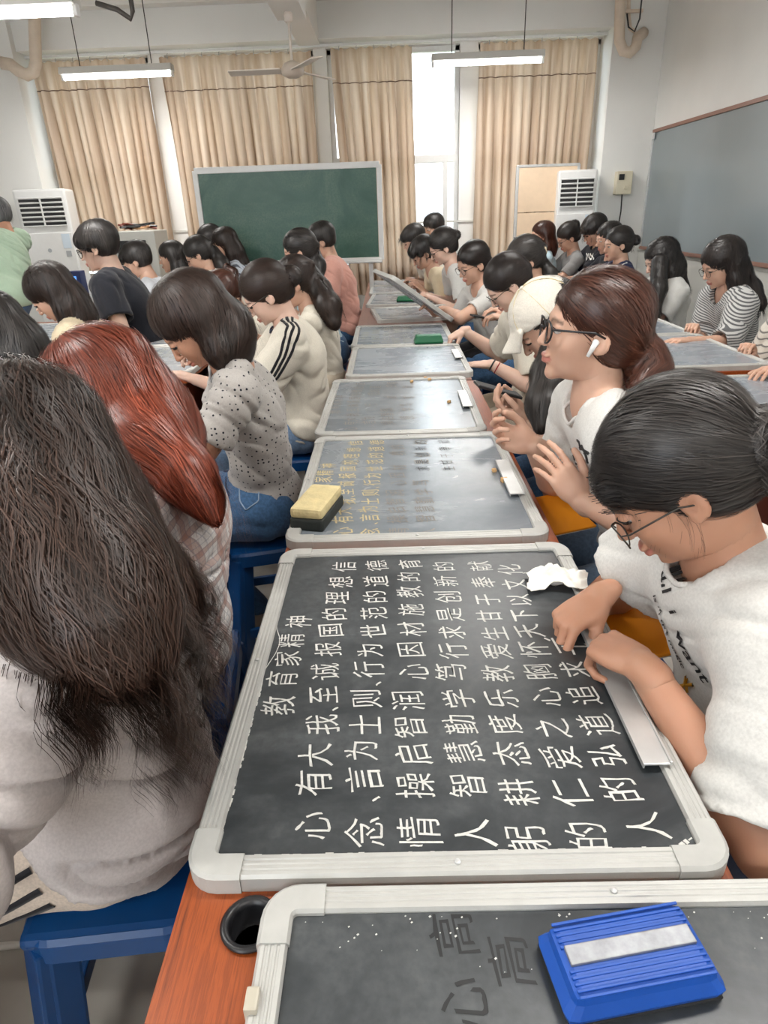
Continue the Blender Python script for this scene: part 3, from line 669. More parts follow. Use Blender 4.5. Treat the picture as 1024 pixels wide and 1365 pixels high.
# ------------------------------------------------------------------ stools
def stool(loc, rz, label):
    s_ = empty('stool', loc, math.radians(rz), label=label, cat='stool', group='blue plastic stools')
    H = 0.43
    b_ = B(); b_.box((0, 0, H-0.014), (0.34, 0.26, 0.028), 0.012)
    b_.obj('seat', M['blue_plastic'], s_, False)
    rim = B(); rim.sweep(rrect(-0.175, -0.135, 0.175, 0.135, 0.05, 6), [(0, H-0.05), (0, H-0.012), (0.006, H-0.003), (0.016, H-0.003), (0.016, H-0.05)]); rim.obj('rim', M['blue_plastic'], s_)
    for sx in (-1, 1):
        for sy in (-1, 1):
            lg = B(); lg.bar((sx*0.19, sy*0.155, 0.0), (sx*0.15, sy*0.112, H-0.03), 0.055, 0.030, 0.006); 
            lg.bar((sx*0.178, sy*0.120, 0.02), (sx*0.142, sy*0.085, H-0.03), 0.03, 0.050, 0.006); lg.obj('leg', M['blue_plastic'], s_)
            ar = B(); ar.tube([(sx*0.160, sy*0.125, H-0.14), (sx*0.148, sy*0.115, H-0.085), (sx*0.11, sy*0.115, H-0.055)], 0.016, 8); ar.obj('gusset', M['blue_plastic'], s_, True)
    for sy in (-1, 1): B().bar((-0.168, sy*0.135, 0.13), (0.168, sy*0.135, 0.13), 0.014, 0.035, 0.004).obj('stretcher', M['blue_plastic'], s_)
    for sx in (-1, 1): B().bar((sx*0.172, -0.13, 0.13), (sx*0.172, 0.13, 0.13), 0.014, 0.035, 0.004).obj('stretcher', M['blue_plastic'], s_)
    return s_

# ------------------------------------------------------------------ furniture along the walls
gb = empty('mobile_chalkboard', (-0.86, 6.30, 0), math.radians(0.3), label='green mobile chalkboard in a pale frame on a stand', cat='chalkboard')
z0_, z1_ = 1.00, 1.765; gx0, gx1 = -0.765, 0.80
p00 = at(260, 228, Y=6.3); p11 = at(505, 219, Y=6.3); p10 = at(508, 346, Y=6.3)
gw = p11[0]-p00[0]; gcx = (p11[0]+p00[0])/2+0.86; z1_ = p11[2]; z0_ = p10[2]
B().box((gcx, 0, (z0_+z1_)/2), (gw-0.05, 0.03, z1_-z0_-0.05)).obj('board_face', M['green'], gb)
fr = B()
for z_ in (z0_, z1_): fr.box((gcx, 0, z_), (gw+0.01, 0.05, 0.05), 0.006)
fr.obj('frame', M['white_plastic'], gb)
for sx in (-1, 1): B().box((gcx+sx*gw/2, 0, (z0_+z1_)/2), (0.045, 0.045, z1_-z0_), 0.006).obj('frame_rail', M['white_plastic'], gb)
for sx in (-1, 1):
    B().box((gcx+sx*(gw/2-0.10), 0.04, z0_/2), (0.04, 0.04, z0_), 0.004).obj('leg', M['alu'], gb); B().box((gcx+sx*(gw/2-0.10), 0, 0.04), (0.05, 0.5, 0.05), 0.006).obj('foot', M['alu'], gb)
B().box((gcx, -0.04, z0_-0.01), (gw, 0.07, 0.012), 0.003).obj('chalk_ledge', M['white_plastic'], gb)
# wall board on the right
wb = empty('wall_chalkboard', (XR, 0, 0), label='large grey-green chalkboard in a brown frame on the right wall', cat='chalkboard')
wy0, wy1, wz0, wz1 = 3.2, 6.98, 0.99, 1.985
B().box((-0.02, (wy0+wy1)/2, (wz0+wz1)/2), (0.025, wy1-wy0, wz1-wz0)).obj('board_face', M['wallboard'], wb)
M['brown_frame'] = mat('brown_frame', srgb(150, 112, 98), 0.5)
for z_ in (wz0, wz1): B().box((-0.025, (wy0+wy1)/2, z_), (0.045, wy1-wy0+0.03, 0.028), 0.004).obj('frame_rail', M['brown_frame'], wb)
for y_ in (wy0, wy1): B().box((-0.025, y_, (wz0+wz1)/2), (0.045, 0.024, wz1-wz0), 0.004).obj('frame_rail', M['alu'], wb)
B().box((-0.05, wy1-0.03, wz1-0.04), (0.012, 0.05, 0.05), 0.003).obj('corner_clip', M['white_plastic'], wb)

def aircon(xc, yc, w_, d_, h, rz, label, logo=True):
    a = empty('air_conditioner', (xc, yc, 0), math.radians(rz), label=label, cat='air conditioner')
    B().box((0, 0, h/2), (w_, d_, h), 0.02).obj('cabinet', M['white_plastic'], a)
    B().box((0, -d_/2-0.006, h*0.40), (w_*0.94, 0.016, h*0.76), 0.006).obj('front_panel', M['white_plastic'], a)
    gz0, gz1 = h*0.815, h*0.955
    B().box((0, -d_/2-0.003, (gz0+gz1)/2), (w_*0.82, 0.012, gz1-gz0), 0.003).obj('grille_recess', M['dark_slot'], a)
    for k in range(7):
        B().box((0, -d_/2-0.012, gz0+(gz1-gz0)*k/6), (w_*0.84, 0.012, (gz1-gz0)*0.05), 0.002, Matrix.Rotation(0.4, 3, 'X')).obj('louvre', M['white_plastic'], a)
    B().box((0, -d_/2-0.013, (gz0+gz1)/2), (w_*0.03, 0.014, gz1-gz0), 0.002).obj('grille_divider', M['white_plastic'], a)
    M['sticker'] = M.get('sticker') or mat('pale_sticker', srgb(206, 220, 232), 0.5)
    B().box((w_*0.34, -d_/2-0.015, h*0.735), (w_*0.16, 0.003, h*0.075), 0.001).obj('energy_label', M['sticker'], a)
    B().box((w_*0.34, -d_/2-0.015, h*0.67), (w_*0.10, 0.003, h*0.03), 0.001).obj('control_panel', M['grey_plastic'], a)
    B().lathe([(0.018, 0), (0.018, 0.003)], (-w_*0.02, -d_/2-0.014, h*0.69), 14, Matrix.Rotation(PI/2, 3, 'X')).obj('emblem', M['grey_plastic'], a)
    return a
pr_ = at(752, 228, Y=6.9); pq = at(797, 226, Y=6.9)
aircon((pr_[0]+pq[0])/2+0.0, 7.04, 0.36, 0.30, at(775, 226, Y=6.9)[2], -9, 'white floor-standing air conditioner in the far right corner')
pl_ = at(22, 254, Y=6.7); pq = at(72, 252, Y=6.7)
aircon((pl_[0]+pq[0])/2, 6.85, 0.46, 0.33, at(50, 252, Y=6.7)[2], 10, 'white floor-standing air conditioner at the left behind the teacher')
# meter box on the wall
mb = empty('meter_box', (2.46, 6.93, 1.50), label='cream switch box with a black cable on the right corner column', cat='switch box')
c0 = at(838, 243, Y=6.9); mb.location = (c0[0], 7.06, c0[2])
M['cream_plastic'] = mat('cream_plastic', srgb(222, 214, 190), 0.5)
B().box((0, 0, 0), (0.15, 0.08, 0.20), 0.008).obj('box', M['cream_plastic'], mb); B().box((-0.03, -0.042, 0.05), (0.05, 0.01, 0.05), 0.002).obj('window', M['dark_slot'], mb)
B().box((0.02, -0.044, -0.04), (0.03, 0.01, 0.03), 0.002).obj('switch', M['cream_plastic'], mb)
B().tube([(0, -0.01, -0.10), (0.003, -0.02, -0.25), (-0.01, -0.01, -0.45), (-0.03, 0, -0.70)], 0.007, 6).obj('cable', M['cable'], mb, True)
# cream folding screen
ps = empty('folding_screen', (1.15, 7.12, 0), label='cream partition screen with a metal edge before the right curtain', cat='screen')
sp0 = at(692, 222, Y=7.12); sp1 = at(770, 219, Y=7.12)
M['cream_panel'] = mat('cream_panel', srgb(224, 200, 172), 0.6, noise=0.03)
zt_ = sp0[2]; zm = at(720, 283, Y=7.12)[2]
B().box(((sp0[0]+sp1[0])/2-1.15, 0, (zt_+zm)/2+0.003), (sp1[0]-sp0[0], 0.03, zt_-zm-0.006), 0.003).obj('panel', M['cream_panel'], ps)
B().box(((sp0[0]+sp1[0])/2-1.15, 0, zm/2+0.05), (sp1[0]-sp0[0], 0.03, zm-0.106), 0.003).obj('panel', M['cream_panel'], ps)
B().box((sp0[0]-1.15-0.012, 0, zt_/2), (0.028, 0.04, zt_), 0.004).obj('post', M['alu'], ps); B().box((sp1[0]-1.15+0.012, 0, zt_/2), (0.028, 0.04, zt_), 0.004).obj('post', M['alu'], ps)
B().box(((sp0[0]+sp1[0])/2-1.15, 0, zt_), (sp1[0]-sp0[0]+0.04, 0.04, 0.025), 0.004).obj('top_rail', M['alu'], ps)
# small grey cabinet with a bundle of cables, by the left curtain
cb = empty('equipment_cabinet', (0, 6.7, 0), label='small grey cabinet behind the boy in black, a cable bundle on top', cat='cabinet')
ca, cc = at(150, 309, Y=6.6), at(206, 309, Y=6.6); cw = cc[0]-ca[0]; cb.location = ((ca[0]+cc[0])/2, 6.78, 0); ch_ = ca[2]
B().box((0, 0, ch_/2), (cw, 0.40, ch_), 0.008).obj('cabinet_body', M['grey_light'] if 'grey_light' in M else mat('grey_cabinet', srgb(190, 190, 184), 0.5), cb)
B().box((-0.03, -0.205, ch_*0.86), (cw*0.7, 0.02, ch_*0.16), 0.004).obj('glass_front', M['black'], cb)
B().box((-0.03, -0.205, ch_*0.42), (cw*0.8, 0.02, ch_*0.60), 0.004).obj('door', M['grey_plastic'], cb)
rnd = random.Random(12)
cbu = empty('cable_bundle', tuple(np.array(cb.location)+[0, -0.02, ch_]), label='tangled dark cables and a patterned cloth on the grey cabinet', cat='cables')
for k in range(5):
    c_ = [(rnd.uniform(-.17, .17), rnd.uniform(-.1, .1), 0.015+rnd.uniform(0, .05)) for _ in range(7)]
    B().tube(c_, 0.010, 7).obj('cable', [M['cable'], M['tan_wood'], M['white_plastic'], M['cable'], M['red_panel']][k], cbu, True)
dc = empty('display_stand', (0, 6.3, 0), label='blue-screened kiosk standing below the leftmost curtain', cat='kiosk')
da = at(98, 378, Y=6.3); dc.location = (da[0], 6.3, 0)
M['navy_panel'] = mat('navy_panel', srgb(22, 40, 92), 0.4)
B().box((0, 0, 0.50), (0.20, 0.12, 1.0), 0.006).obj('body', M['navy_panel'], dc); B().box((-0.01, -0.064, 0.90), (0.15, 0.006, 0.12), 0.002).obj('screen', M['screen'], dc); B().box((0, -0.064, 0.77), (0.14, 0.006, 0.02), 0.002).obj('panel_strip', M['sticker'], dc)
cb2 = empty('white_cabinet', (da[0]+0.40, 6.95, 0), label='low pale cabinet below the leftmost curtain beside the blue kiosk', cat='cabinet')
B().box((0, 0, 0.45), (0.72, 0.45, 0.90), 0.01).obj('cabinet_body', M['white_plastic'], cb2); 
for s_ in (-1, 1): B().box((s_*0.175, -0.23, 0.44), (0.33, 0.018, 0.80), 0.004).obj('door', M['white_plastic'], cb2); B().box((s_*0.04, -0.245, 0.5), (0.012, 0.015, 0.10), 0.002).obj('handle', M['alu'], cb2)
# tan wooden chair between the polo shirt and the long-haired girl
chx = at(848, 372, Y=4.55)
tch = empty('wooden_chair', (chx[0]+0.05, 4.65, 0), math.radians(-90), label='tan wooden chair with a rounded backrest behind the navy polo shirt', cat='chair')
B().box((0, 0.02, 0.44), (0.40, 0.38, 0.03), 0.012).obj('seat', M['tan_wood'], tch)
bb = B(); pts = [(-0.17, 0.20, 0.46), (-0.175, 0.22, 0.80), (-0.14, 0.225, 1.0), (0, 0.23, 1.06), (0.14, 0.225, 1.0), (0.175, 0.22, 0.80), (0.17, 0.20, 0.46)]
bb.tube(pts, 0.014, 8).obj('back_frame', M['red_panel'], tch, True)
B().box((0, 0.222, 0.84), (0.30, 0.012, 0.36), 0.005).obj('backrest', M['tan_wood'], tch)
for sx in (-1, 1):
    for yy_ in (-0.15, 0.19): B().bar((sx*0.18, yy_, 0), (sx*0.17, yy_, 0.43), 0.03, 0.03, 0.004).obj('leg', M['red_panel'], tch)
# ------------------------------------------------------------------ smooth solid modelling (signed distances -> one continuous surface)
def A(*v): return np.array(v, float)
def nrm(v): v = np.asarray(v, float); return v/(np.linalg.norm(v)+1e-12)
def rotx(a): c, s = math.cos(a), math.sin(a); return np.array([[1, 0, 0], [0, c, -s], [0, s, c]])
def roty(a): c, s = math.cos(a), math.sin(a); return np.array([[c, 0, s], [0, 1, 0], [-s, 0, c]])
def rotz(a): c, s = math.cos(a), math.sin(a); return np.array([[c, -s, 0], [s, c, 0], [0, 0, 1]])
class Fr:
    """a frame: origin o, columns of R are its axes"""
    def __init__(s, o, R): s.o = np.asarray(o, float); s.R = np.asarray(R, float)
    def p(s, v): return s.o + s.R@np.asarray(v, float)
def Ell(c, r, fr=None, R=None):
    c = np.asarray(c, float); r = np.asarray(r, float)
    RR = np.eye(3) if R is None else R
    if fr is not None: c = fr.p(c); RR = fr.R@RR
    ext = np.sqrt(((RR*r)**2).sum(1))
    def f(X, Y, Z):
        dx, dy, dz = X-c[0], Y-c[1], Z-c[2]
        u = (dx*RR[0, 0]+dy*RR[1, 0]+dz*RR[2, 0]); v = (dx*RR[0, 1]+dy*RR[1, 1]+dz*RR[2, 1]); w = (dx*RR[0, 2]+dy*RR[1, 2]+dz*RR[2, 2])
        k0 = np.sqrt((u/r[0])**2+(v/r[1])**2+(w/r[2])**2); k1 = np.sqrt((u/r[0]**2)**2+(v/r[1]**2)**2+(w/r[2]**2)**2)
        return k0*(k0-1)/(k1+1e-6)
    return f, c-ext, c+ext
def Cap(a, b, ra, rb=None, fr=None, flat=None):
    """tapered capsule; flat=(direction, factor<1) thins it along that direction"""
    rb = ra if rb is None else rb
    a = np.asarray(a, float); b = np.asarray(b, float)
    if fr is not None: a = fr.p(a); b = fr.p(b)
    ba = b-a; L2 = ba@ba+1e-12; rm = max(ra, rb)
    if flat is not None:
        fd = nrm(flat[0] if fr is None else fr.R@np.asarray(flat[0], float)); fk = 1/flat[1]-1
    def f(X, Y, Z):
        dx, dy, dz = X-a[0], Y-a[1], Z-a[2]
        h = np.clip((dx*ba[0]+dy*ba[1]+dz*ba[2])/L2, 0, 1)
        dx, dy, dz = dx-h*ba[0], dy-h*ba[1], dz-h*ba[2]
        if flat is not None:
            q = (dx*fd[0]+dy*fd[1]+dz*fd[2])*fk
            dx, dy, dz = dx+q*fd[0], dy+q*fd[1], dz+q*fd[2]
        return np.sqrt(dx*dx+dy*dy+dz*dz)-(ra+(rb-ra)*h)
    return f, np.minimum(a, b)-rm, np.maximum(a, b)+rm
def chain(pts, rs, fr=None, flat=None):
    return [Cap(pts[i], pts[i+1], rs[i], rs[i+1], fr, flat) for i in range(len(pts)-1)]
class Grid:
    def __init__(s, lo, hi, h):
        s.h = h; s.lo = np.asarray(lo, float); s.n = np.ceil((np.asarray(hi)-s.lo)/h).astype(int)+1
        s.ax = [(s.lo[i]+h*np.arange(s.n[i])).astype(np.float32) for i in range(3)]
        s.d = np.full(s.n, 0.3, np.float32)
    def _blk(s, lo, hi, m):
        a = np.clip(np.floor((lo-m-s.lo)/s.h).astype(int), 0, s.n); b = np.clip(np.ceil((hi+m-s.lo)/s.h).astype(int)+1, 0, s.n)
        if (b-a).min() <= 0: return None
        sl = tuple(slice(a[i], b[i]) for i in range(3))
        return sl, s.ax[0][sl[0]][:, None, None], s.ax[1][sl[1]][None, :, None], s.ax[2][sl[2]][None, None, :]
    def add(s, prim, k=0.01):
        f, lo, hi = prim; r = s._blk(lo, hi, k+3*s.h)
        if r is None: return s
        sl, X, Y, Z = r; b = f(X, Y, Z); a = s.d[sl]
        h = np.clip(0.5+0.5*(a-b)/k, 0, 1); s.d[sl] = a*(1-h)+b*h-k*h*(1-h); return s
    def sub(s, prim, k=0.005):
        f, lo, hi = prim; r = s._blk(lo, hi, k+3*s.h)
        if r is None: return s
        sl, X, Y, Z = r; b = -f(X, Y, Z); a = s.d[sl]
        h = np.clip(0.5+0.5*(b-a)/k, 0, 1); s.d[sl] = a*(1-h)+b*h+k*h*(1-h); return s
    def cut(s, p, n, k=0.004):
        """remove the half space in front of the plane (p, n)"""
        X = s.ax[0][:, None, None]; Y = s.ax[1][None, :, None]; Z = s.ax[2][None, None, :]
        b = (X-p[0])*n[0]+(Y-p[1])*n[1]+(Z-p[2])*n[2]; s.d = np.maximum(s.d, b.astype(np.float32)); return s
    def mesh(s):
        d = s.d; neg = d < 0; n = np.array(d.shape)
        c = np.zeros(n-1, np.int8)
        for i in (0, 1):
            for j in (0, 1):
                for k in (0, 1): c += neg[i:n[0]-1+i, j:n[1]-1+j, k:n[2]-1+k]
        act = (c > 0) & (c < 8); ijk = np.argwhere(act); m = len(ijk)
        if m == 0: return np.zeros((0, 3)), np.zeros((0, 4), int)
        vid = np.full(n-1, -1, np.int32); vid[act] = np.arange(m)
        P = np.zeros((m, 3)); W = np.zeros(m); cor = [(i, j, k) for i in (0, 1) for j in (0, 1) for k in (0, 1)]
        val = {q: d[ijk[:, 0]+q[0], ijk[:, 1]+q[1], ijk[:, 2]+q[2]] for q in cor}
        for q in cor:
            for ax in range(3):
                if q[ax] == 0:
                    r = list(q); r[ax] = 1; r = tuple(r); a, b = val[q], val[r]; x = (a < 0) != (b < 0)
                    t = np.where(x, a/(a-b+1e-20), 0)
                    pt = np.tile(np.array(q, float), (m, 1)); pt[:, ax] += t
                    P += pt*x[:, None]; W += x
        V = s.lo+s.h*(ijk+P/W[:, None]); F = []
        for ax in range(3):
            o1, o2 = [(1, 2), (2, 0), (0, 1)][ax]
            sa = [slice(None)]*3; sb = [slice(None)]*3; sa[ax] = slice(0, -1); sb[ax] = slice(1, None)
            sg = neg[tuple(sa)] != neg[tuple(sb)]; e = np.argwhere(sg)
            e = e[(e[:, o1] > 0) & (e[:, o2] > 0) & (e[:, o1] < n[o1]-1) & (e[:, o2] < n[o2]-1)]
            if not len(e): continue
            def g(a, b):
                q = e.copy(); q[:, o1] -= a; q[:, o2] -= b; return vid[q[:, 0], q[:, 1], q[:, 2]]
            quad = np.stack([g(1, 1), g(0, 1), g(0, 0), g(1, 0)], 1)
            fl_ = ~neg[e[:, 0], e[:, 1], e[:, 2]]; quad[fl_] = quad[fl_][:, ::-1]; F.append(quad)
        return V, np.concatenate(F)
    def samp(s, P):
        q = (P-s.lo)/s.h; q = np.clip(q, 0, s.n-1.001); i = q.astype(int); t = q-i; r = 0
        for a in (0, 1):
            for b in (0, 1):
                for c in (0, 1):
                    w_ = (t[:, 0] if a else 1-t[:, 0])*(t[:, 1] if b else 1-t[:, 1])*(t[:, 2] if c else 1-t[:, 2])
                    r = r+w_*s.d[i[:, 0]+a, i[:, 1]+b, i[:, 2]+c]
        return r
    def grad(s, P):
        e = s.h; g = np.stack([s.samp(P+np.eye(3)[i]*e)-s.samp(P-np.eye(3)[i]*e) for i in range(3)], 1)
        return g/(np.linalg.norm(g, axis=1, keepdims=True)+1e-9)
    def snap(s, P, off=0.0, it=2, lim=0.03):
        for _ in range(it):
            dd = s.samp(P)-off; P = P-s.grad(P)*np.clip(dd, -lim, lim)[:, None]
        return P
_rs = np.random.RandomState(7); LAT = _rs.rand(32, 32, 32).astype(np.float32)
def vnoise(P):
    i = np.floor(P).astype(int); t = P-i; t = t*t*(3-2*t); i &= 31; j = (i+1) & 31; r = 0
    for a in (0, 1):
        for b in (0, 1):
            for c in (0, 1):
                w_ = (t[:, 0] if a else 1-t[:, 0])*(t[:, 1] if b else 1-t[:, 1])*(t[:, 2] if c else 1-t[:, 2])
                r = r+w_*LAT[(j if a else i)[:, 0], (j if b else i)[:, 1], (j if c else i)[:, 2]]
    return r
def folds(V, g, amp, seed, sc=(9, 9, 22), rot=None, sharp=True):
    """cloth folds: ridged noise stretched along the body, pushed out along the surface"""
    Q = V@(rot if rot is not None else np.eye(3))*np.array(sc)+seed*3.7
    wv = np.stack([vnoise(V*3.5+11+seed), vnoise(V*3.5+31+seed), vnoise(V*3.5+51+seed)], 1)*1.8
    a = vnoise(Q+wv); r = 0.55-np.clip(1-np.abs(2*a-1)*2.6, 0, 1)**1.3*1.5
    b = vnoise(Q*np.array([1.4, 1.4, 2.3])+wv*1.7+9); r2 = 0.4-np.clip(1-np.abs(2*b-1)*2.6, 0, 1)**1.3*1.3
    m_ = np.clip(vnoise(V*5+seed+77)*2.2-0.5, 0.1, 1.3); m2 = np.clip(vnoise(V*7+seed+177)*2.2-0.5, 0, 1.2)
    return V + g*((r*m_*0.75+r2*m2*0.45)*amp)[:, None]
def merge(parts):
    V = []; F = []; n = 0
    for v, f in parts:
        if len(v) == 0: continue
        V.append(v); F.append(f+n); n += len(v)
    return np.concatenate(V), np.concatenate(F)
def add_attr(o, name, vals):
    a = o.data.attributes.new(name, 'FLOAT', 'POINT'); a.data.foreach_set('value', np.asarray(vals, np.float32))

# ------------------------------------------------------------------ materials of people
def skin_mat(name, col):
    m, nt, b = newmat(name); a = N(nt, 'ShaderNodeAttribute', attribute_name='lip'); a2 = N(nt, 'ShaderNodeAttribute', attribute_name='brow')
    t = N(nt, 'ShaderNodeTexCoord'); nz = N(nt, 'ShaderNodeTexNoise', i_Scale=14.0, i_Detail=4.0); nt.links.new(t.outputs['Object'], nz.inputs['Vector'])
    r = ramp(nt, nz.outputs['Fac'], [(0.3, tuple(c*k for c, k in zip(col, (0.93, 0.88, 0.85)))), (0.7, col)])
    m1 = N(nt, 'ShaderNodeMix', data_type='RGBA'); nt.links.new(a.outputs['Fac'], m1.inputs['Factor']); nt.links.new(r.outputs[0], m1.inputs['A']); m1.inputs['B'].default_value = (*srgb(184, 112, 102), 1)
    m2 = N(nt, 'ShaderNodeMix', data_type='RGBA'); nt.links.new(a2.outputs['Fac'], m2.inputs['Factor']); nt.links.new(m1.outputs['Result'], m2.inputs['A']); m2.inputs['B'].default_value = (*srgb(50, 36, 32), 1)
    nt.links.new(m2.outputs['Result'], b.inputs['Base Color']); b.inputs['Roughness'].default_value = 0.5
    b.inputs['Subsurface Weight'].default_value = 0.12; b.inputs['Subsurface Radius'].default_value = (0.012, 0.005, 0.003); b.inputs['Subsurface Scale'].default_value = 0.6
    return m
M['skin'] = skin_mat('skin', srgb(208, 168, 146)); M['skin_tan'] = skin_mat('skin_tan', srgb(190, 142, 116)); M['skin_light'] = skin_mat('skin_light', srgb(218, 184, 166))
def hair_mat(name, dark, light, rough=0.38, grad=None):
    m, nt, b = newmat(name); a = N(nt, 'ShaderNodeAttribute', attribute_name='tone')
    r = ramp(nt, a.outputs['Fac'], [(0.0, dark), (0.75, light), (1.0, tuple(min(1, c*1.6) for c in light))])
    out = r.outputs[0]
    if grad:   # natural dye: dark roots, redder lengths, by height on the head itself
        t = N(nt, 'ShaderNodeTexCoord'); s_ = N(nt, 'ShaderNodeSeparateXYZ'); nt.links.new(t.outputs['Object'], s_.inputs[0])
        mr = N(nt, 'ShaderNodeMapRange', i_1=grad[1], i_2=grad[0]); nt.links.new(s_.outputs['Z'], mr.inputs[0])
        mx = N(nt, 'ShaderNodeMix', data_type='RGBA'); nt.links.new(mr.outputs[0], mx.inputs['Factor']); nt.links.new(out, mx.inputs['A']); mx.inputs['B'].default_value = (*grad[2], 1); out = mx.outputs['Result']
    nt.links.new(out, b.inputs['Base Color']); b.inputs['Roughness'].default_value = rough; b.inputs['Specular IOR Level'].default_value = 0.5
    return m
M['hair_black'] = hair_mat('hair_black', (0.003, 0.003, 0.004), (0.040, 0.034, 0.031), 0.42)
M['hair_soft'] = hair_mat('hair_soft_black', (0.006, 0.005, 0.005), (0.028, 0.020, 0.018))
M['hair_brown'] = hair_mat('hair_dark_brown', (0.005, 0.004, 0.003), (0.034, 0.019, 0.014), 0.45)
M['hair_wavy'] = hair_mat('hair_wavy_brown', (0.006, 0.004, 0.003), (0.062, 0.033, 0.023), 0.45)
M['hair_auburn'] = hair_mat('hair_auburn', (0.012, 0.005, 0.004), (0.085, 0.030, 0.018), 0.36)
M['hair_red'] = hair_mat('hair_red', (0.05, 0.010, 0.006), (0.26, 0.058, 0.030), 0.36)
M['hair_grey'] = hair_mat('hair_grey', (0.02, 0.02, 0.02), (0.16, 0.16, 0.165), 0.5)
def cloth(name, col, col2=None, kind='plain', rough=0.85, **kw):
    m, nt, b = newmat(name); t = N(nt, 'ShaderNodeTexCoord')
    nz = N(nt, 'ShaderNodeTexNoise', i_Scale=kw.get('nscale', 260.0), i_Detail=3.0); nt.links.new(t.outputs['Object'], nz.inputs['Vector'])
    h = kw.get('heather', 0.06)
    r = ramp(nt, nz.outputs['Fac'], [(0.35, tuple(c*(1-h) for c in col)), (0.65, tuple(min(1, c*(1+h)) for c in col))]); out = r.outputs[0]
    def mixin(fac, c):
        nonlocal out
        mx = N(nt, 'ShaderNodeMix', data_type='RGBA'); nt.links.new(fac, mx.inputs['Factor']); nt.links.new(out, mx.inputs['A']); mx.inputs['B'].default_value = (*c, 1); out = mx.outputs['Result']
    if kind == 'dots':
        v = N(nt, 'ShaderNodeTexVoronoi', i_Scale=kw.get('scale', 38.0), i_Randomness=0.35); nt.links.new(t.outputs['Object'], v.inputs['Vector'])
        lt = N(nt, 'ShaderNodeMath', operation='LESS_THAN', i_1=kw.get('r', 0.17)); nt.links.new(v.outputs['Distance'], lt.inputs[0]); mixin(lt.outputs[0], col2)
    if kind in ('stripes', 'plaid'):
        mp = N(nt, 'ShaderNodeMapping'); mp.inputs['Rotation'].default_value = kw.get('rot', (0, 0.3, 0)); nt.links.new(t.outputs['Object'], mp.inputs[0])
        axes = [('Z', kw.get('period', 0.02), kw.get('duty', 0.4), col2, 0.85)]
        if kind == 'plaid': axes = [('Z', 0.050, 0.30, col2, .50), ('X', 0.052, 0.30, col2, .50), ('Y', 0.055, 0.28, col2, .35), ('Z', 0.0125, 0.15, srgb(120, 130, 150), .35), ('X', 0.013, 0.15, srgb(120, 130, 150), .35)]
        sx = N(nt, 'ShaderNodeSeparateXYZ'); nt.links.new(mp.outputs[0], sx.inputs[0])
        for ax, per, duty, c2, op in axes:
            d_ = N(nt, 'ShaderNodeMath', operation='DIVIDE', i_1=per); nt.links.new(sx.outputs[ax], d_.inputs[0])
            f_ = N(nt, 'ShaderNodeMath', operation='FRACT'); nt.links.new(d_.outputs[0], f_.inputs[0])
            l_ = N(nt, 'ShaderNodeMath', operation='LESS_THAN', i_1=duty); nt.links.new(f_.outputs[0], l_.inputs[0])
            o_ = N(nt, 'ShaderNodeMath', operation='MULTIPLY', i_1=op); nt.links.new(l_.outputs[0], o_.inputs[0]); mixin(o_.outputs[0], c2)
    nt.links.new(out, b.inputs['Base Color']); b.inputs['Roughness'].default_value = rough; b.inputs['Sheen Weight'].default_value = 0.15; b.inputs['Specular IOR Level'].default_value = 0.2
    nb = N(nt, 'ShaderNodeTexNoise', i_Scale=kw.get('bs', 30.0), i_Detail=5.0); nt.links.new(t.outputs['Object'], nb.inputs['Vector'])
    bp = N(nt, 'ShaderNodeBump', i_Strength=0.35, i_Distance=0.006); nt.links.new(nb.outputs['Fac'], bp.inputs['Height']); nt.links.new(bp.outputs[0], b.inputs['Normal'])
    return m
M['c_white'] = cloth('white_cotton', srgb(208, 207, 203)); M['c_cream'] = cloth('cream_cotton', srgb(222, 206, 176)); M['c_offwhite'] = cloth('offwhite_cotton', srgb(214, 208, 194))
M['c_grey'] = cloth('grey_jersey', srgb(188, 181, 179), heather=0.07); M['c_dots'] = cloth('spotted_jersey', srgb(178, 174, 170), srgb(34, 36, 46), 'dots', heather=0.05, scale=66.0, r=0.21)
M['c_dots2'] = cloth('white_dotted_cotton', srgb(222, 218, 214), srgb(40, 40, 44), 'dots', scale=22.0, r=0.14)
M['c_plaid'] = cloth('plaid_cotton', srgb(224, 222, 220), srgb(166, 112, 92), 'plaid'); M['c_stripe'] = cloth('striped_jersey', srgb(190, 190, 188), srgb(50, 52, 58), 'stripes', period=0.0115, duty=0.45)
M['c_stripe2'] = cloth('pale_striped_jersey', srgb(206, 200, 190), srgb(96, 94, 92), 'stripes', period=0.022, duty=0.25, rot=(0.5, 0.2, 0)); M['c_stripe3'] = cloth('blue_striped_cotton', srgb(196, 206, 218), srgb(60, 66, 84), 'stripes', period=0.05, duty=0.3, rot=(0, 1.3, 0))
M['c_black'] = cloth('black_cotton', srgb(26, 28, 36)); M['c_navy'] = cloth('navy_pique', srgb(30, 40, 76)); M['c_green'] = cloth('sage_cotton', srgb(164, 186, 164)); M['c_pink'] = cloth('pink_cotton', srgb(218, 164, 150))
M['c_lightblue'] = cloth('light_blue_cotton', srgb(180, 204, 214)); M['c_maroon'] = cloth('maroon_cotton', srgb(140, 28, 52)); M['c_dgrey'] = cloth('mid_grey_cotton', srgb(140, 140, 140)); M['c_charcoal'] = cloth('charcoal_cotton', srgb(70, 72, 76))
M['c_greyblue'] = cloth('pale_grey_shirt', srgb(196, 200, 206)); M['denim'] = cloth('denim', srgb(66, 98, 134), heather=0.18, nscale=120); M['denim_light'] = cloth('light_denim', srgb(112, 136, 164), heather=0.15, nscale=120)
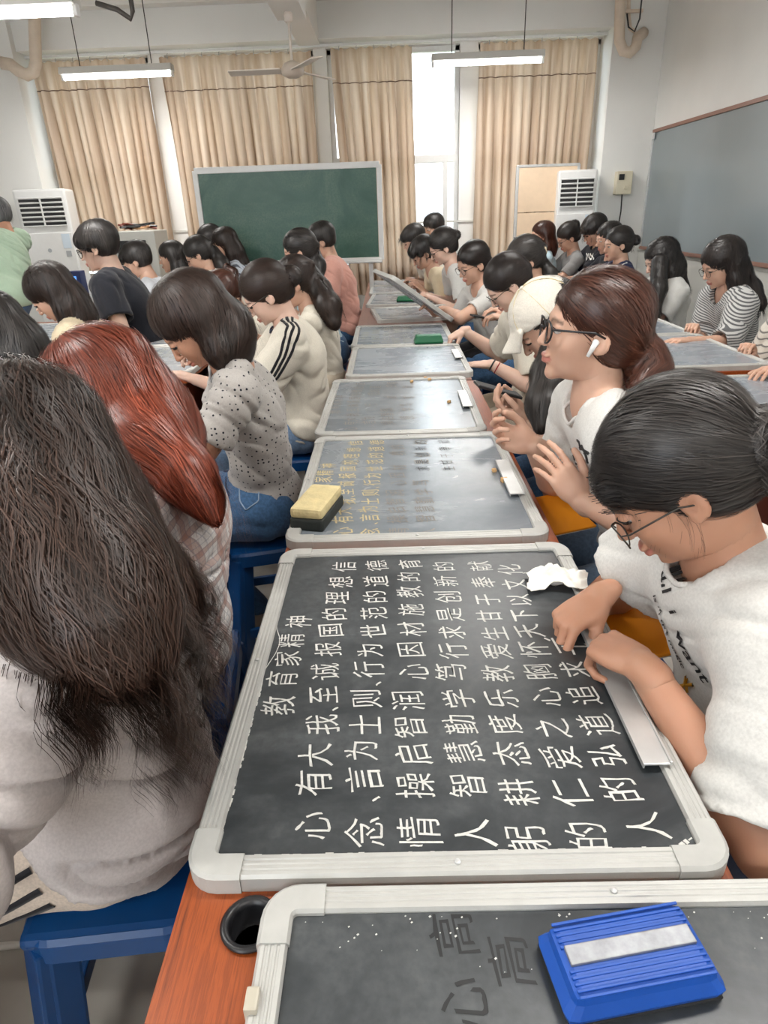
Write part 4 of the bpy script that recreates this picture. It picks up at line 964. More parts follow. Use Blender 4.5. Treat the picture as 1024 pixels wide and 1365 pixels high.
M['c_pants_black'] = cloth('black_trousers', srgb(30, 30, 34)); M['c_pants_beige'] = cloth('beige_trousers', srgb(190, 178, 160)); M['c_pants_grey'] = cloth('grey_sweatpants', srgb(150, 147, 143), heather=0.14); M['c_pants_navy'] = cloth('navy_trousers', srgb(40, 46, 66)); M['c_pants_white'] = cloth('offwhite_trousers', srgb(198, 184, 170), heather=0.1)
M['c_cap'] = cloth('cap_cotton', srgb(228, 222, 210)); M['shoe'] = mat('shoe_fabric', srgb(176, 168, 156), 0.8, noise=0.1); M['sole'] = mat('shoe_sole', srgb(214, 208, 196), 0.6); M['shoe_dark'] = mat('dark_shoe', srgb(50, 48, 46), 0.7)
def eye_mat():
    m, nt, b = newmat('eye'); a = N(nt, 'ShaderNodeAttribute', attribute_name='iris')
    mx = N(nt, 'ShaderNodeMix', data_type='RGBA'); nt.links.new(a.outputs['Fac'], mx.inputs['Factor']); mx.inputs['A'].default_value = (0.75, 0.72, 0.7, 1); mx.inputs['B'].default_value = (0.02, 0.012, 0.01, 1)
    nt.links.new(mx.outputs['Result'], b.inputs['Base Color']); b.inputs['Roughness'].default_value = 0.15; return m
M['eye'] = eye_mat()
def lens_mat():
    m, nt, b = newmat('spectacle_lens'); out = nt.nodes['Material Output']
    g = N(nt, 'ShaderNodeBsdfGlossy'); g.inputs['Roughness'].default_value = 0.03
    tr = N(nt, 'ShaderNodeBsdfTransparent'); tr.inputs[0].default_value = (0.97, 0.98, 0.98, 1); mx = N(nt, 'ShaderNodeMixShader', i_0=0.08)
    nt.links.new(tr.outputs[0], mx.inputs[1]); nt.links.new(g.outputs[0], mx.inputs[2]); nt.links.new(mx.outputs[0], out.inputs[0]); nt.nodes.remove(b); return m
M['lens'] = lens_mat()
# ------------------------------------------------------------------ people
def ik(S, W, l1, l2, pole):
    d = W-S; L = np.linalg.norm(d); Lm = min(L, (l1+l2)*0.995); dn = d/L
    if L > Lm: W = S+dn*Lm
    a = (l1*l1-l2*l2+Lm*Lm)/(2*Lm); h = math.sqrt(max(l1*l1-a*a, 1e-6)); p = pole-dn*(pole@dn)
    return S+dn*a+nrm(p)*h, W
HAND = {  # finger curls (three joints, radians) index..little, spread, thumb (side, palmward, curl)
 'rest': dict(c=[(0.35, 0.4, 0.25), (0.4, 0.45, 0.3), (0.45, 0.5, 0.3), (0.5, 0.5, 0.3)], s=0.10, t=(0.75, 0.35, 0.2)),
 'flat': dict(c=[(0.12, 0.15, 0.1), (0.12, 0.2, 0.1), (0.15, 0.2, 0.12), (0.2, 0.2, 0.12)], s=0.14, t=(0.9, 0.15, 0.1)),
 'write': dict(c=[(0.75, 0.8, 0.35), (0.85, 1.0, 0.5), (1.1, 1.2, 0.6), (1.2, 1.3, 0.7)], s=0.04, t=(0.35, 0.9, 0.25)),
 'fist': dict(c=[(1.0, 1.25, 0.8), (1.1, 1.3, 0.8), (1.15, 1.3, 0.8), (1.2, 1.3, 0.8)], s=0.03, t=(0.35, 0.95, 0.5)),
 'cup': dict(c=[(0.5, 0.75, 0.6), (0.65, 0.95, 0.7), (0.8, 1.0, 0.7), (0.8, 1.0, 0.6)], s=0.08, t=(0.5, 0.55, 0.35)),
 'hold': dict(c=[(0.55, 0.6, 0.4), (0.6, 0.7, 0.4), (0.65, 0.7, 0.4), (0.7, 0.7, 0.4)], s=0.06, t=(0.6, 0.5, 0.1)),
}
def hand_prims(W, fd, pn, left, pose, sc=1.0):
    """W wrist, fd finger direction, pn palm facing direction; the thumb is on the +side"""
    P = HAND[pose]; fd = nrm(fd); pn = nrm(pn-fd*(pn@fd)); sd = np.cross(fd, pn)*(-1 if left else 1)
    L = []
    L.append((Ell((0, 0, 0), (0.037*sc, 0.045*sc, 0.0145*sc), Fr(W+fd*0.048*sc, np.stack([sd, fd, pn], 1))), 0.012))
    L.append((Cap(W-fd*0.02*sc, W+fd*0.03*sc, 0.023*sc, 0.026*sc, flat=(pn, 0.72)), 0.012))
    L.append((Ell((0, 0, 0), (0.016*sc, 0.026*sc, 0.015*sc), Fr(W+fd*0.035*sc+sd*0.020*sc+pn*0.008*sc, np.stack([sd, fd, pn], 1))), 0.010))
    off = [0.027, 0.009, -0.009, -0.026]; base = [0.088, 0.092, 0.088, 0.080]; ln = [(0.040, 0.024, 0.021), (0.044, 0.027, 0.022), (0.040, 0.025, 0.022), (0.031, 0.020, 0.019)]; rr = [0.0085, 0.0087, 0.0083, 0.0074]
    tips = []
    for i in range(4):
        p = W+fd*(base[i]-0.006)*sc+sd*off[i]*sc; ang = 0; spd = P['s']*(1.5-i)/1.5
        L.append((Cap(W+fd*0.045*sc+sd*off[i]*0.8*sc, p, 0.0105*sc, 0.0098*sc), 0.006))
        for j in range(3):
            ang += P['c'][i][j]; d = nrm(fd*math.cos(ang)+pn*math.sin(ang)+sd*spd*(1 if j == 0 else 0.6))
            q = p+d*ln[i][j]*sc; r0 = rr[i]*(1-0.08*j)*sc; r1 = rr[i]*(1-0.08*(j+1))*sc
            L.append((Cap(p, q, r0, r1), 0.0025)); p = q
        tips.append(p)
    ts, tp, tcv = P['t']; b0 = W+fd*0.022*sc+sd*0.022*sc+pn*0.004*sc
    d1 = nrm(fd*0.75+sd*ts+pn*tp*0.6); p1 = b0+d1*0.040*sc; d2 = nrm(d1+fd*0.5-sd*tcv*0.8+pn*tp*0.5); p2 = p1+d2*0.030*sc; d3 = nrm(d2+fd*0.2-sd*tcv*1.2+pn*tp*0.2); p3 = p2+d3*0.024*sc
    L += [(Cap(b0, p1, 0.013*sc, 0.0105*sc), 0.008), (Cap(p1, p2, 0.0105*sc, 0.0095*sc), 0.003), (Cap(p2, p3, 0.0098*sc, 0.0080*sc), 0.003)]
    return L, tips, p3
def head_prims(F, male=False):
    k = 1.04 if male else 1.0
    e = lambda c, r, R=None: Ell(np.array(c)*k, np.array(r)*k, F, R)
    L = [(e((0, -0.018, 0.035), (0.073, 0.090, 0.076)), 0.01), (e((0, 0.026, -0.005), (0.062, 0.060, 0.080)), 0.03), (e((0, 0.030, -0.062), (0.047, 0.050, 0.044)), 0.03),
         (e((0, 0.070, -0.094), (0.017, 0.014, 0.014)), 0.018), (e((0.034, 0.052, -0.028), (0.024, 0.024, 0.026)), 0.018), (e((-0.034, 0.052, -0.028), (0.024, 0.024, 0.026)), 0.018),
         (Cap((0, 0.083, 0.010), (0, 0.101, -0.026), 0.0055, 0.0085, F), 0.008), (e((0, 0.100, -0.029), (0.0105, 0.0085, 0.007)), 0.004), (e((0.010, 0.092, -0.031), (0.006, 0.007, 0.005)), 0.004), (e((-0.010, 0.092, -0.031), (0.006, 0.007, 0.005)), 0.004),
         (Cap((-0.030, 0.074, 0.022), (0.030, 0.074, 0.022), 0.009, 0.009, F), 0.014),
         (e((0, 0.088, -0.055), (0.022, 0.0085, 0.0055)), 0.005), (e((0, 0.086, -0.066), (0.018, 0.0085, 0.0065)), 0.005)]
    for s in (-1, 1):
        R = rotz(s*0.35)@roty(-s*0.15)@rotx(-0.2)
        L.append((e((s*0.074, -0.006, -0.008), (0.0065, 0.019, 0.031), R), 0.003)); L.append((e((s*0.077, 0.0, -0.030), (0.005, 0.009, 0.010), R), 0.004))
    S = [(e((s*0.031, 0.098, 0.004), (0.016, 0.014, 0.009)), 0.012) for s in (-1, 1)]
    LID = [(e((s*0.031, 0.0745, 0.0065), (0.0168, 0.0128, 0.0082)), 0.003) for s in (-1, 1)]
    S += [(e((s*0.084, 0.000, -0.006), (0.007, 0.010, 0.017), rotz(s*0.35)), 0.004) for s in (-1, 1)]
    S += [(e((0, 0.100, -0.0605), (0.020, 0.006, 0.0016)), 0.002)]
    return L, S, LID
def ribbon_strands(name, G, seeds, flow, m, parent, base, nseg=11, step=0.012, width=0.0018, off=0.0015, seed=0, wave=0.0, free=False, lift=0.0, lock=None, lock2=None):
    rs = np.random.RandomState(seed); n = len(seeds)
    P = G.snap(seeds.copy(), off, 2); L = [P.copy()]; steps = step*(0.7+0.6*rs.rand(n, 1)); offs = off*(0.4+1.0*rs.rand(n))+lift*rs.rand(n)**3+(lock-0.5)*0.009+(lock2-0.5)*0.008+0.0005
    ph = vnoise(seeds*14)*14+rs.rand(n)*0.7; jit = rs.randn(n, 3)*0.07
    for i in range(nseg):
        d = flow(P)+jit; g = G.grad(P); dist = G.samp(P)
        near = (np.abs(dist) < 0.02)[:, None]
        dt = d-g*(d*g).sum(1, keepdims=True)
        d = np.where(near, dt, d); d /= (np.linalg.norm(d, axis=1, keepdims=True)+1e-9)
        if wave:
            s_ = np.cross(d, g); d = d+s_*(wave*np.sin(ph+i*0.9+P[:, 2]*18))[:, None]
        P = P+d*steps
        dd = G.samp(P)-offs; corr = G.grad(P)*np.clip(dd, -0.02, 0.02)[:, None]
        P = np.where(near, P-corr, P) if free else P-corr
        L.append(P.copy())
    L = np.stack(L, 1); k = L.shape[1]                      # n,k,3
    T = np.gradient(L, axis=1); T /= (np.linalg.norm(T, axis=2, keepdims=True)+1e-9)
    g = G.grad(L.reshape(-1, 3)).reshape(n, k, 3); S = np.cross(T, g); S /= (np.linalg.norm(S, axis=2, keepdims=True)+1e-9)
    wd = width*np.array([0.15]+[1.0]*(k-3)+[0.7, 0.1])[None, :, None]*(0.6+0.8*rs.rand(n, 1, 1))/2
    V = np.stack([L-S*wd, L+S*wd], 2).reshape(-1, 3)
    b0 = (np.arange(n)[:, None]*k+np.arange(k-1)[None, :])*2
    F = np.stack([b0, b0+1, b0+3, b0+2], -1).reshape(-1, 4)
    tone = np.repeat(np.clip(rs.rand(n)*0.25+0.75*np.clip(lock*1.7-0.35, 0, 1)*(0.5+0.8*lock2), 0, 1), k*2)
    return V, F, tone
PEOPLE = []
def person(label, who, head, yaw=180, face=None, pitch=35, roll=0, hip=None, seat=0.45, det=1, male=False, skin='skin', top='c_white', pants='denim', hair='hair_black', style='bun', R=None, L=None,
           rpose='write', lpose='rest', rpn=(0, 0, -1), lpn=(0, 0, -1), glasses=None, scale=1.0, neck_op=1.0, sleeve=0.62, stand=False, loose=0.0, hairopt=None, shoe='shoe', seed=None, extras=(), stool_=True, sit=0.0, name='person', polesR=None, polesL=None, larm=(0.262, 0.235), rarm=(0.262, 0.235), tilt=0.45, fsc=(6, 6, 15), lsleeve=None, knees=None, collar=None, hem=None, fold=1.0, rfd=None, lfd=None, strands=1.0):
    """head: world point at eye level between the ears; yaw: body facing (180 = towards -x); face: head heading; R, L: world wrist targets"""
    seed = len(PEOPLE)+1 if seed is None else seed; hairopt = dict(hairopt or {})
    head = np.asarray(head, float); face = yaw if face is None else face
    if hip is None: hip = (head[0]-math.cos(math.radians(yaw))*0.22, head[1]-math.sin(math.radians(yaw))*0.22)
    if det >= 2 and not stand: hip = (hip[0], head[1]+0.04)
    root = empty(name, (hip[0], hip[1], 0), math.radians(yaw-90), label=label, cat='person')
    Rw = rotz(math.radians(yaw-90)); O = A(hip[0], hip[1], 0); loc = lambda p: Rw.T@(np.asarray(p, float)-O)
    ldir = lambda v: Rw.T@np.asarray(v, float)
    H = loc(head); Mh = rotz(math.radians(face-yaw))@rotx(-math.radians(pitch))@roty(math.radians(roll)); HF = Fr(H, Mh)
    Rn = rotz(math.radians(face-yaw)*0.5)@rotx(-math.radians(pitch*0.55)); Nk = H+Rn@A(0, -0.035, -0.150)
    hf = [0.0065, 0.006, 0.008, 0.011, 0.014][det] if det < 5 else 0.016      # body voxel
    hh = [0.0034, 0.0042, 0.0055, 0.0072, 0.009][det]; hd = [0.0030, 0.0036, 0.0046, 0.006, 0.008][det]
    k = 1.06 if male else 1.0; k *= scale
    Pv = A(0, 0, seat+0.11) if not stand else A(0, 0, 0.92)
    sp_dir = nrm(Nk-Pv); fwd = A(0, 1, 0)
    back = nrm(np.cross(A(1, 0, 0), sp_dir)); back = -back if back[1] > 0 else back   # points backward
    Cc = Pv+(Nk-Pv)*0.66+back*0.025*(0 if stand else 1); Ab = Pv+(Nk-Pv)*0.33+back*0.015
    TR = np.stack([A(1, 0, 0), -back, np.cross(A(1, 0, 0), -back)], 1)
    tl = np.linalg.norm(Nk-Pv)
    shw = 0.156*k; Sh = [Nk+sp_dir*-0.055+A(s*shw, 0.005, 0)-back*0.01 for s in (-1, 1)]    # 0 left(-x), 1 right(+x)
    W = []; E_ = []
    for i, (tg, pl) in enumerate(((L, polesL), (R, polesR))):
        s = -1 if i == 0 else 1
        t_ = loc(tg) if tg is not None else A(s*0.12, 0.36, 0.80)
        pole = A(s*0.5, -0.35, -1.0) if pl is None else (loc(pl)-(Sh[i]+t_)/2 if isinstance(pl, np.ndarray) else ldir(pl))
        l1, l2 = (larm, rarm)[i]; e, w_ = ik(Sh[i], t_, l1*k, l2*k, pole); E_.append(e); W.append(w_)
    # ---- skin
    def torso(G, g, kk=0.05):
        G.add(Ell(Pv, A(0.148, 0.106, 0.10)*k+g, None, None), kk); G.add(Ell(Ab, A(0.116*k+g, 0.080*k+g, tl*0.25), None, TR), kk)
        G.add(Ell(Cc, A(0.132*k+g, 0.086*k+g, tl*0.29), None, TR), kk); G.add(Cap(Sh[0]*0.9+Sh[1]*0.1, Sh[1]*0.9+Sh[0]*0.1, 0.046*k+g), kk)
    def arm(G, i, g=0.0):
        fd = nrm(W[i]-E_[i]); G.add(Cap(Sh[i], E_[i], 0.047*k+g, 0.037*k+g), 0.03); m_ = E_[i]+fd*0.07
        G.add(Cap(E_[i], m_, 0.036*k+g, 0.038*k+g), 0.015); G.add(Cap(m_, W[i], 0.038*k+g, 0.0235*k+g, None), 0.01)
    allp = np.stack([Pv, Nk, H]+Sh+E_+W)
    lo = allp.min(0)-0.14; hi = allp.max(0)+0.14; lo[2] = min(lo[2], Pv[2]-0.10); cutz = None
    hi[2] = max(E_[0][2], E_[1][2], W[0][2], W[1][2], Nk[2]+0.07)+0.06
    G = Grid(lo, hi, hf); torso(G, -0.012); arm(G, 0); arm(G, 1)
    G.add(Cap(HF.p((0, -0.022, -0.045)), Nk+sp_dir*-0.02, 0.050*k, 0.058*k), 0.025); G.add(Cap(Nk-A(.06, 0, .01), Nk+A(.06, 0, -.01), 0.038*k), 0.04)
    # the head patch owns everything above this plane
    npl = nrm(HF.o-Nk); ncut = Nk+npl*0.062
    G.cut(ncut+npl*0.012, npl); bodyG = G
    parts = [G.mesh()]
    r_ = 0.15
    Gh = Grid(H-r_, H+r_, hh); Lp, Sp, Ld = head_prims(HF, male)
    for pz, kk in Lp: Gh.add(pz, kk)
    for pz, kk in Sp: Gh.sub(pz, kk)
    for pz, kk in Ld: Gh.add(pz, kk)
    Gh.add(Cap(HF.p((0, -0.022, -0.045)), Nk+sp_dir*-0.02, 0.050*k, 0.058*k), 0.02); Gh.cut(ncut-npl*0.004, -npl)
    parts.append(Gh.mesh()); nb = len(parts[0][0]); nh = len(parts[1][0])
    tipinfo = []
    for i, (pose, pn, fdo) in enumerate(((lpose, lpn, lfd), (rpose, rpn, rfd))):
        fd = nrm(W[i]-E_[i]) if fdo is None else nrm(ldir(fdo)); p_ = ldir(pn)
        hp, tips, th = hand_prims(W[i], fd, p_, i == 0, pose, 0.95*k); tipinfo.append((tips, th, fd))
        c_ = W[i]+fd*0.08; Gd = Grid(c_-0.135, c_+0.135, hd)
        for pz, kk in hp: Gd.add(pz, kk)
        af = nrm(W[i]-E_[i]); Gd.add(Cap(W[i]-af*0.07, W[i], 0.028*k, 0.0235*k), 0.008)
        Gd.cut(W[i]-af*0.035, -af); parts.append(Gd.mesh())
    V, F = merge(parts); body = from_np('body', V, F, M[skin], root)
    hl = (V-H)@Mh/ (1.04 if male else 1.0); ish = np.zeros(len(V), bool); ish[nb:nb+nh] = True
    lip = ish & (np.abs(hl[:, 0]) < 0.0225-np.abs(hl[:, 2]+0.0605)*0.9) & (hl[:, 1] > 0.078) & (hl[:, 2] < -0.0495) & (hl[:, 2] > -0.0735)
    bz = 0.023-2.2*(np.abs(hl[:, 0])-0.028)**2*10
    brow = (ish & (np.abs(hl[:, 0]) > 0.011) & (np.abs(hl[:, 0]) < 0.046) & (hl[:, 1] > 0.045))*np.clip(1.5-np.abs(hl[:, 2]-bz)/0.0036, 0, 1)
    add_attr(body, 'lip', lip*0.8); add_attr(body, 'brow', brow*0.7)
    # ---- eyes
    kk_ = 1.04 if male else 1.0
    if det <= 3:
        for s in (-1, 1):
            th = np.linspace(0, PI, 9); c = HF.p(A(s*0.031, 0.0745, 0.002)*kk_); gz = nrm(A(0, 1, -0.35)); VV = []
            a_ = nrm(np.cross(gz, A(0, 0, 1))); b_ = np.cross(a_, gz)
            for t in th:
                for q in range(12): VV.append(gz*math.cos(t)+(a_*math.cos(q*PI/6)+b_*math.sin(q*PI/6))*math.sin(t))
            VV = np.array(VV); idx = np.arange(9*12).reshape(9, 12); FF = np.stack([idx[:-1], np.roll(idx, -1, 1)[:-1], np.roll(idx, -1, 1)[1:], idx[1:]], -1).reshape(-1, 4)
            iris = np.repeat((th < (0.75 if pitch < 15 else 1.9)).astype(float), 12); Q = (Mh@(VV*A(0.0155, 0.0118, 0.0085)*kk_).T).T+c
            eo = from_np('eye', Q, FF, M['eye'], root); add_attr(eo, 'iris', iris)
            if det <= 2:
                lid = B(); arc = [tuple(HF.p(A(s*0.031+0.0145*math.cos(t), 0.0775+0.0115*math.sin(t)*0.9, 0.003+0.0065*math.sin(t)-0.001)*kk_)) for t in np.linspace(0.1, PI-0.1, 8)]
                lid.tube(arc, 0.0013, 5).obj('eyelash', M['hair_black'], root, True)
    # ---- hair
    hc = M[hair]; hp = []; hs = []
    e = lambda c, r, R_=None: Ell(A(*c)*kk_, A(*r)*kk_, HF, R_)
    vol = hairopt.get('vol', 1.0); add = 0.012*vol
    hp.append((e((0, -0.022, 0.042), (0.074+add, 0.092+add, 0.076+add)), 0.01))
    if style in ('short', 'teacher'):
        hp += [(e((0, -0.045, -0.005), (0.070+add*0.6, 0.062, 0.060)), 0.02)]
        if style == 'short': hp += [(e((0, 0.060, 0.062), (0.060, 0.034, 0.030)), 0.02), (e((0, 0.072, 0.045), (0.055, 0.020, 0.022)), 0.015)]
        hs += [(e((0, 0.100, -0.030), (0.075, 0.050, 0.062)), 0.01), (e((0, 0.055, -0.070), (0.090, 0.085, 0.060)), 0.012), (e((0, -0.04, -0.115), (0.10, 0.09, 0.06)), 0.02)]
        hs += [(e((s*0.088, 0.008, -0.020), (0.020, 0.024, 0.040)), 0.008) for s in (-1, 1)]
    else:
        hp += [(e((0, -0.048, -0.010), (0.068+add*0.6, 0.062+add*0.4, 0.070)), 0.025)]
        ct = hairopt.get('front', 0.0)
        hs += [(e((0, 0.112-ct, -0.018), (0.066, 0.062, 0.080)), 0.014), (e((0, 0.055, -0.085), (0.090, 0.085, 0.070)), 0.015)]
        if style in ('bun', 'tail'): hs += [(e((s*0.092, 0.000, -0.022), (0.026, 0.026, 0.036)), 0.010) for s in (-1, 1)]+[(e((0, -0.03, -0.125), (0.10, 0.10, 0.06)), 0.02)]
        if hairopt.get('bangs'): hp += [(e((0, 0.074, 0.046), (0.056, 0.020, 0.032)), 0.012)]
    anchor = None
    if 'anchor_w' in hairopt: hairopt['anchor'] = tuple(Mh.T@(loc(hairopt['anchor_w'])-H))
    if style in ('bun', 'tail'):
        anchor = HF.p(hairopt.get('anchor', (0, -0.118, 0.020))); br_ = hairopt.get('r', 0.036)
        if style == 'bun':
            hp2 = [(Ell(anchor+Mh@A(0, -0.012, 0), A(br_, br_*0.8, br_), None, Mh), 0.008), (Cap(anchor+Mh@A(0.015, -0.02, br_*0.3), anchor+Mh@A(-0.02, -0.012, -br_*0.4), br_*0.55, br_*0.6), 0.01)]
        else: hp2 = [(Cap(HF.p(A(0, -0.09, 0.02)), anchor, 0.03, 0.018), 0.02)]
        hp += hp2
    tails = []
    for ch_ in hairopt.get('chains', []):       # world points with radii
        pts = [loc(q[:3]) for q in ch_['p']]; rr = [q[3] for q in ch_['p']]; tails.append(pts)
        hp += [(c_, ch_.get('k', 0.03)) for c_ in chain(pts, rr, None, ch_.get('flat') and (ldir(ch_['flat'][0]), ch_['flat'][1]))]
    for q in hairopt.get('blobs', []): hp.append((Ell(HF.p(q[0]), A(*q[1]), None, Mh), q[2] if len(q) > 2 else 0.02))
    if style == 'long' or style == 'bob':
        ln = hairopt.get('len', 0.36 if style == 'long' else 0.10); sw = hairopt.get('sw', 0.0)
        for s in (-1, 1):
            a0 = HF.p(A(s*0.062, -0.030, 0.0)); a1 = HF.p(A(s*0.066, -0.030, -0.075)); g_ = A(0, -0.25 if pitch > 20 else -0.1, -1)
            a1 = a0+nrm(Mh@A(0, -0.1, -1)*0.45+A(0, -0.12, -1)*0.55)*0.09; a2 = a1+nrm(A(s*0.02, -0.20, -1))*ln*0.5; a3 = a2+nrm(A(0, -0.10, -1))*ln*0.5
            hp += [(c_, 0.03) for c_ in chain([a0, a1, a2, a3], [0.030, 0.036, 0.036, 0.020], None)]
        a0 = HF.p(A(0, -0.075, 0.0)); a1 = a0+nrm(Mh@A(0, -0.15, -1)*0.5+A(0, -0.3, -1)*0.5)*0.10; a2 = a1+nrm(A(0, -0.30, -1))*ln*0.5; a3 = a2+nrm(A(0, -0.05, -1))*ln*0.5
        hp += [(c_, 0.04) for c_ in chain([a0, a1, a2, a3], [0.062, 0.074, 0.075, 0.040], None, (A(0, 1, 0), 0.6))]
    blo = np.min([q[0][1] for q in hp], 0)-0.03; bhi = np.max([q[0][2] for q in hp], 0)+0.03
    hg = [0.005, 0.005, 0.006, 0.008, 0.010][det]
    if np.prod((bhi-blo)/hg) > 4e6: hg *= 1.35
    Gr = Grid(blo, bhi, hg)
    for pz, kk in hp[:2]: Gr.add(pz, kk)
    rest_ = hp[2:]
    nfront = len(rest_)
    for pz, kk in hs: Gr.sub(pz, kk)
    for pz, kk in rest_: Gr.add(pz, kk)
    if hairopt.get('keepface', True): Gr.sub(e((0, 0.104, -0.028), (0.050, 0.040, 0.058)), 0.010)
    Vh, Fh = Gr.mesh()
    crown = HF.p(hairopt.get('crown', (0, -0.03, 0.12)))
    def flow(P):
        if style in ('bun', 'tail') and anchor is not None:
            d = anchor-P; L_ = np.linalg.norm(d, axis=1, keepdims=True); d = d/(L_+1e-6)
            tail = A(0, -0.15, -1.0)[None, :] if style == 'tail' else np.cross(Mh@A(0, -1, 0.2), P-anchor)*30
            near = L_ < (br_ if style == 'bun' else 0.03)
            if tails:
                best = np.full(len(P), 1e9); td = np.zeros_like(P)
                for pts in tails:
                    for a, b in zip(pts, pts[1:]):
                        ba = b-a; h_ = np.clip(((P-a)@ba)/(ba@ba), 0, 1); q = P-a-h_[:, None]*ba; dq = np.linalg.norm(q, axis=1); m_ = dq < best; best = np.where(m_, dq, best); td[m_] = nrm(ba)
                hd_ = np.linalg.norm(P-HF.p((0, -0.02, 0.03)), axis=1)
                intail = (hd_ > 0.125)[:, None]; return np.where(intail, td, d)
            return np.where(near, tail, d)
        g_ = np.tile(A(0, 0, -1.0), (len(P), 1)); c_ = P-crown; L_ = np.linalg.norm(c_, axis=1, keepdims=True); wgt = np.clip(1.4-L_/0.13, 0, 1)
        r2 = g_*(1-wgt)+c_/(L_+1e-6)*wgt*1.2
        if tails:
            best = np.full(len(P), 1e9); td = np.zeros_like(P)
            for pts in tails:
                for a, b in zip(pts, pts[1:]):
                    ba = b-a; h_ = np.clip(((P-a)@ba)/(ba@ba), 0, 1); q = P-a-h_[:, None]*ba; dq = np.linalg.norm(q, axis=1); m_ = dq < best; best = np.where(m_, dq, best); td[m_] = nrm(ba)
            far = (np.linalg.norm(P-HF.p((0, -0.02, 0.03)), axis=1) > 0.12)[:, None]; r2 = np.where(far, td*0.8+g_*0.3, r2)
        return r2
    ns = int([15000, 7000, 3000, 1200, 500][det]*strands); rs = np.random.RandomState(seed)
    back_ = Vh.copy()                                    # follow the hair back to its root, so locks run with the hair
    for _ in range(9):
        d_ = flow(back_); g_b = Gr.grad(back_); d_ = d_-g_b*(d_*g_b).sum(1, keepdims=True); d_ /= np.linalg.norm(d_, axis=1, keepdims=True)+1e-9
        back_ = back_-d_*0.011; back_ = back_-Gr.grad(back_)*np.clip(Gr.samp(back_), -0.01, 0.01)[:, None]
    lock = vnoise(back_*95+seed*3)*0.6+vnoise(back_*220+seed)*0.4; lock2 = vnoise(back_*30+seed*5)
    si = rs.randint(0, len(Vh), ns); sd = Vh[si]+rs.randn(ns, 3)*0.0015
    width = hairopt.get('w', [0.0012, 0.0016, 0.0026, 0.0045, 0.0065][det])
    Vs, Fs, tone = ribbon_strands('s', Gr, sd, flow, hc, root, None, nseg=hairopt.get('seg', 9), step=hairopt.get('step', 0.011), width=width, off=0.0012 if det < 2 else 0.002, seed=seed, wave=hairopt.get('wave', 0.0), lift=hairopt.get('lift', 0.002), lock=lock[si], lock2=lock2[si])
    extra = []
    if 'wisps' not in hairopt and det >= 1: hairopt['wisps'] = (300 if style in ('short', 'long', 'bob') else 90, 0.05, [0, .0014, .0026, .004, .005][det]); hairopt['wlow'] = 45; hairopt.setdefault('spread', 0.006); hairopt.setdefault('clump', 8)
    if hairopt.get('wisps'):      # loose hairs leaving the volume
        nw, wl, ww = hairopt['wisps']
        s2 = Vh[rs.randint(0, len(Vh), nw)]; q_ = Vh
        if hairopt.get('wfront') is not None: q_ = Vh[((Vh-H)@Mh[:, 1] > hairopt['wfront']) & ((Vh-H)@Mh[:, 2] < 0.075)]
        if hairopt.get('wlow'): q_ = Vh[Vh[:, 2] < np.percentile(Vh[:, 2], hairopt['wlow'])]; s2 = q_[rs.randint(0, len(q_), nw)]
        nc = max(4, nw//hairopt.get('clump', 9)); cen = q_[rs.randint(0, len(q_), nc)]; ci = rs.randint(0, nc, nw); s2 = cen[ci]+rs.randn(nw, 3)*hairopt.get('spread', 0.0035); cph = (rs.rand(nc)*6.28)[ci]+rs.rand(nw)*0.5; cl = (0.4+1.1*rs.rand(nc))[ci][:, None]
        P = s2.copy(); Lp_ = [P.copy()]; gd = Gr.grad(P); fl0 = flow(P); fl0 /= np.linalg.norm(fl0, axis=1, keepdims=True)+1e-9
        for i in range(10):
            a_ = i/10; cw = hairopt.get('curl', 0.12); d = fl0*(1-a_)+A(0, 0, -1)*a_+gd*0.22*(1-a_)+cw*np.stack([np.sin(i*0.9+cph), np.cos(i*0.9+cph), 0*cph], 1); d /= np.linalg.norm(d, axis=1, keepdims=True)
            P = P+d*wl/10*cl; Lp_.append(P.copy())
        Lw = np.stack(Lp_, 1); kq = Lw.shape[1]; T = np.gradient(Lw, axis=1); Sx = np.cross(T, nrm(A(0.3, -1, 0.4))[None, None, :]); Sx /= np.linalg.norm(Sx, axis=2, keepdims=True)+1e-9
        wd = ww*np.linspace(1, 0.2, kq)[None, :, None]/2; Vw = np.stack([Lw-Sx*wd, Lw+Sx*wd], 2).reshape(-1, 3); b0 = (np.arange(nw)[:, None]*kq+np.arange(kq-1)[None, :])*2
        Fw = np.stack([b0, b0+1, b0+3, b0+2], -1).reshape(-1, 4); extra.append((Vw, Fw))
    gh = Gr.grad(Vh); groove = (lock-0.5)*0.009+(lock2-0.5)*0.008-0.001; Vh2 = Vh+gh*groove[:, None]
    Va, Fa = merge([(Vh2, Fh), (Vs, Fs)]+extra); ho = from_np('hair', Va, Fa, hc, root)
    add_attr(ho, 'tone', np.concatenate([0.15+0.25*vnoise(Vh*50), tone]+[np.repeat((0.25+0.7*rs.rand(nc))[ci], kq*2) for x in extra]))
    # ---- clothes: top
    Hem = seat+(0.035 if hem is None else hem) if not stand else 0.86
    gl = 0.007+loose
    allp = np.stack([Pv, Nk]+Sh+[Sh[i]+(E_[i]-Sh[i])*min(1, sleeve+0.1) for i in (0, 1)]+([E_[i]+(W[i]-E_[i])*max(0, sleeve-1) for i in (0, 1)] if sleeve > 1 else []))
    lo = allp.min(0)-0.17-loose; hi = allp.max(0)+0.17+loose; lo[2] = Hem-0.03; hi[2] = max(p_[2] for p_ in allp)+0.12
    hc_ = [0.0065, 0.0065, 0.008, 0.011, 0.014][det]; Gt = Grid(lo, hi, hc_)
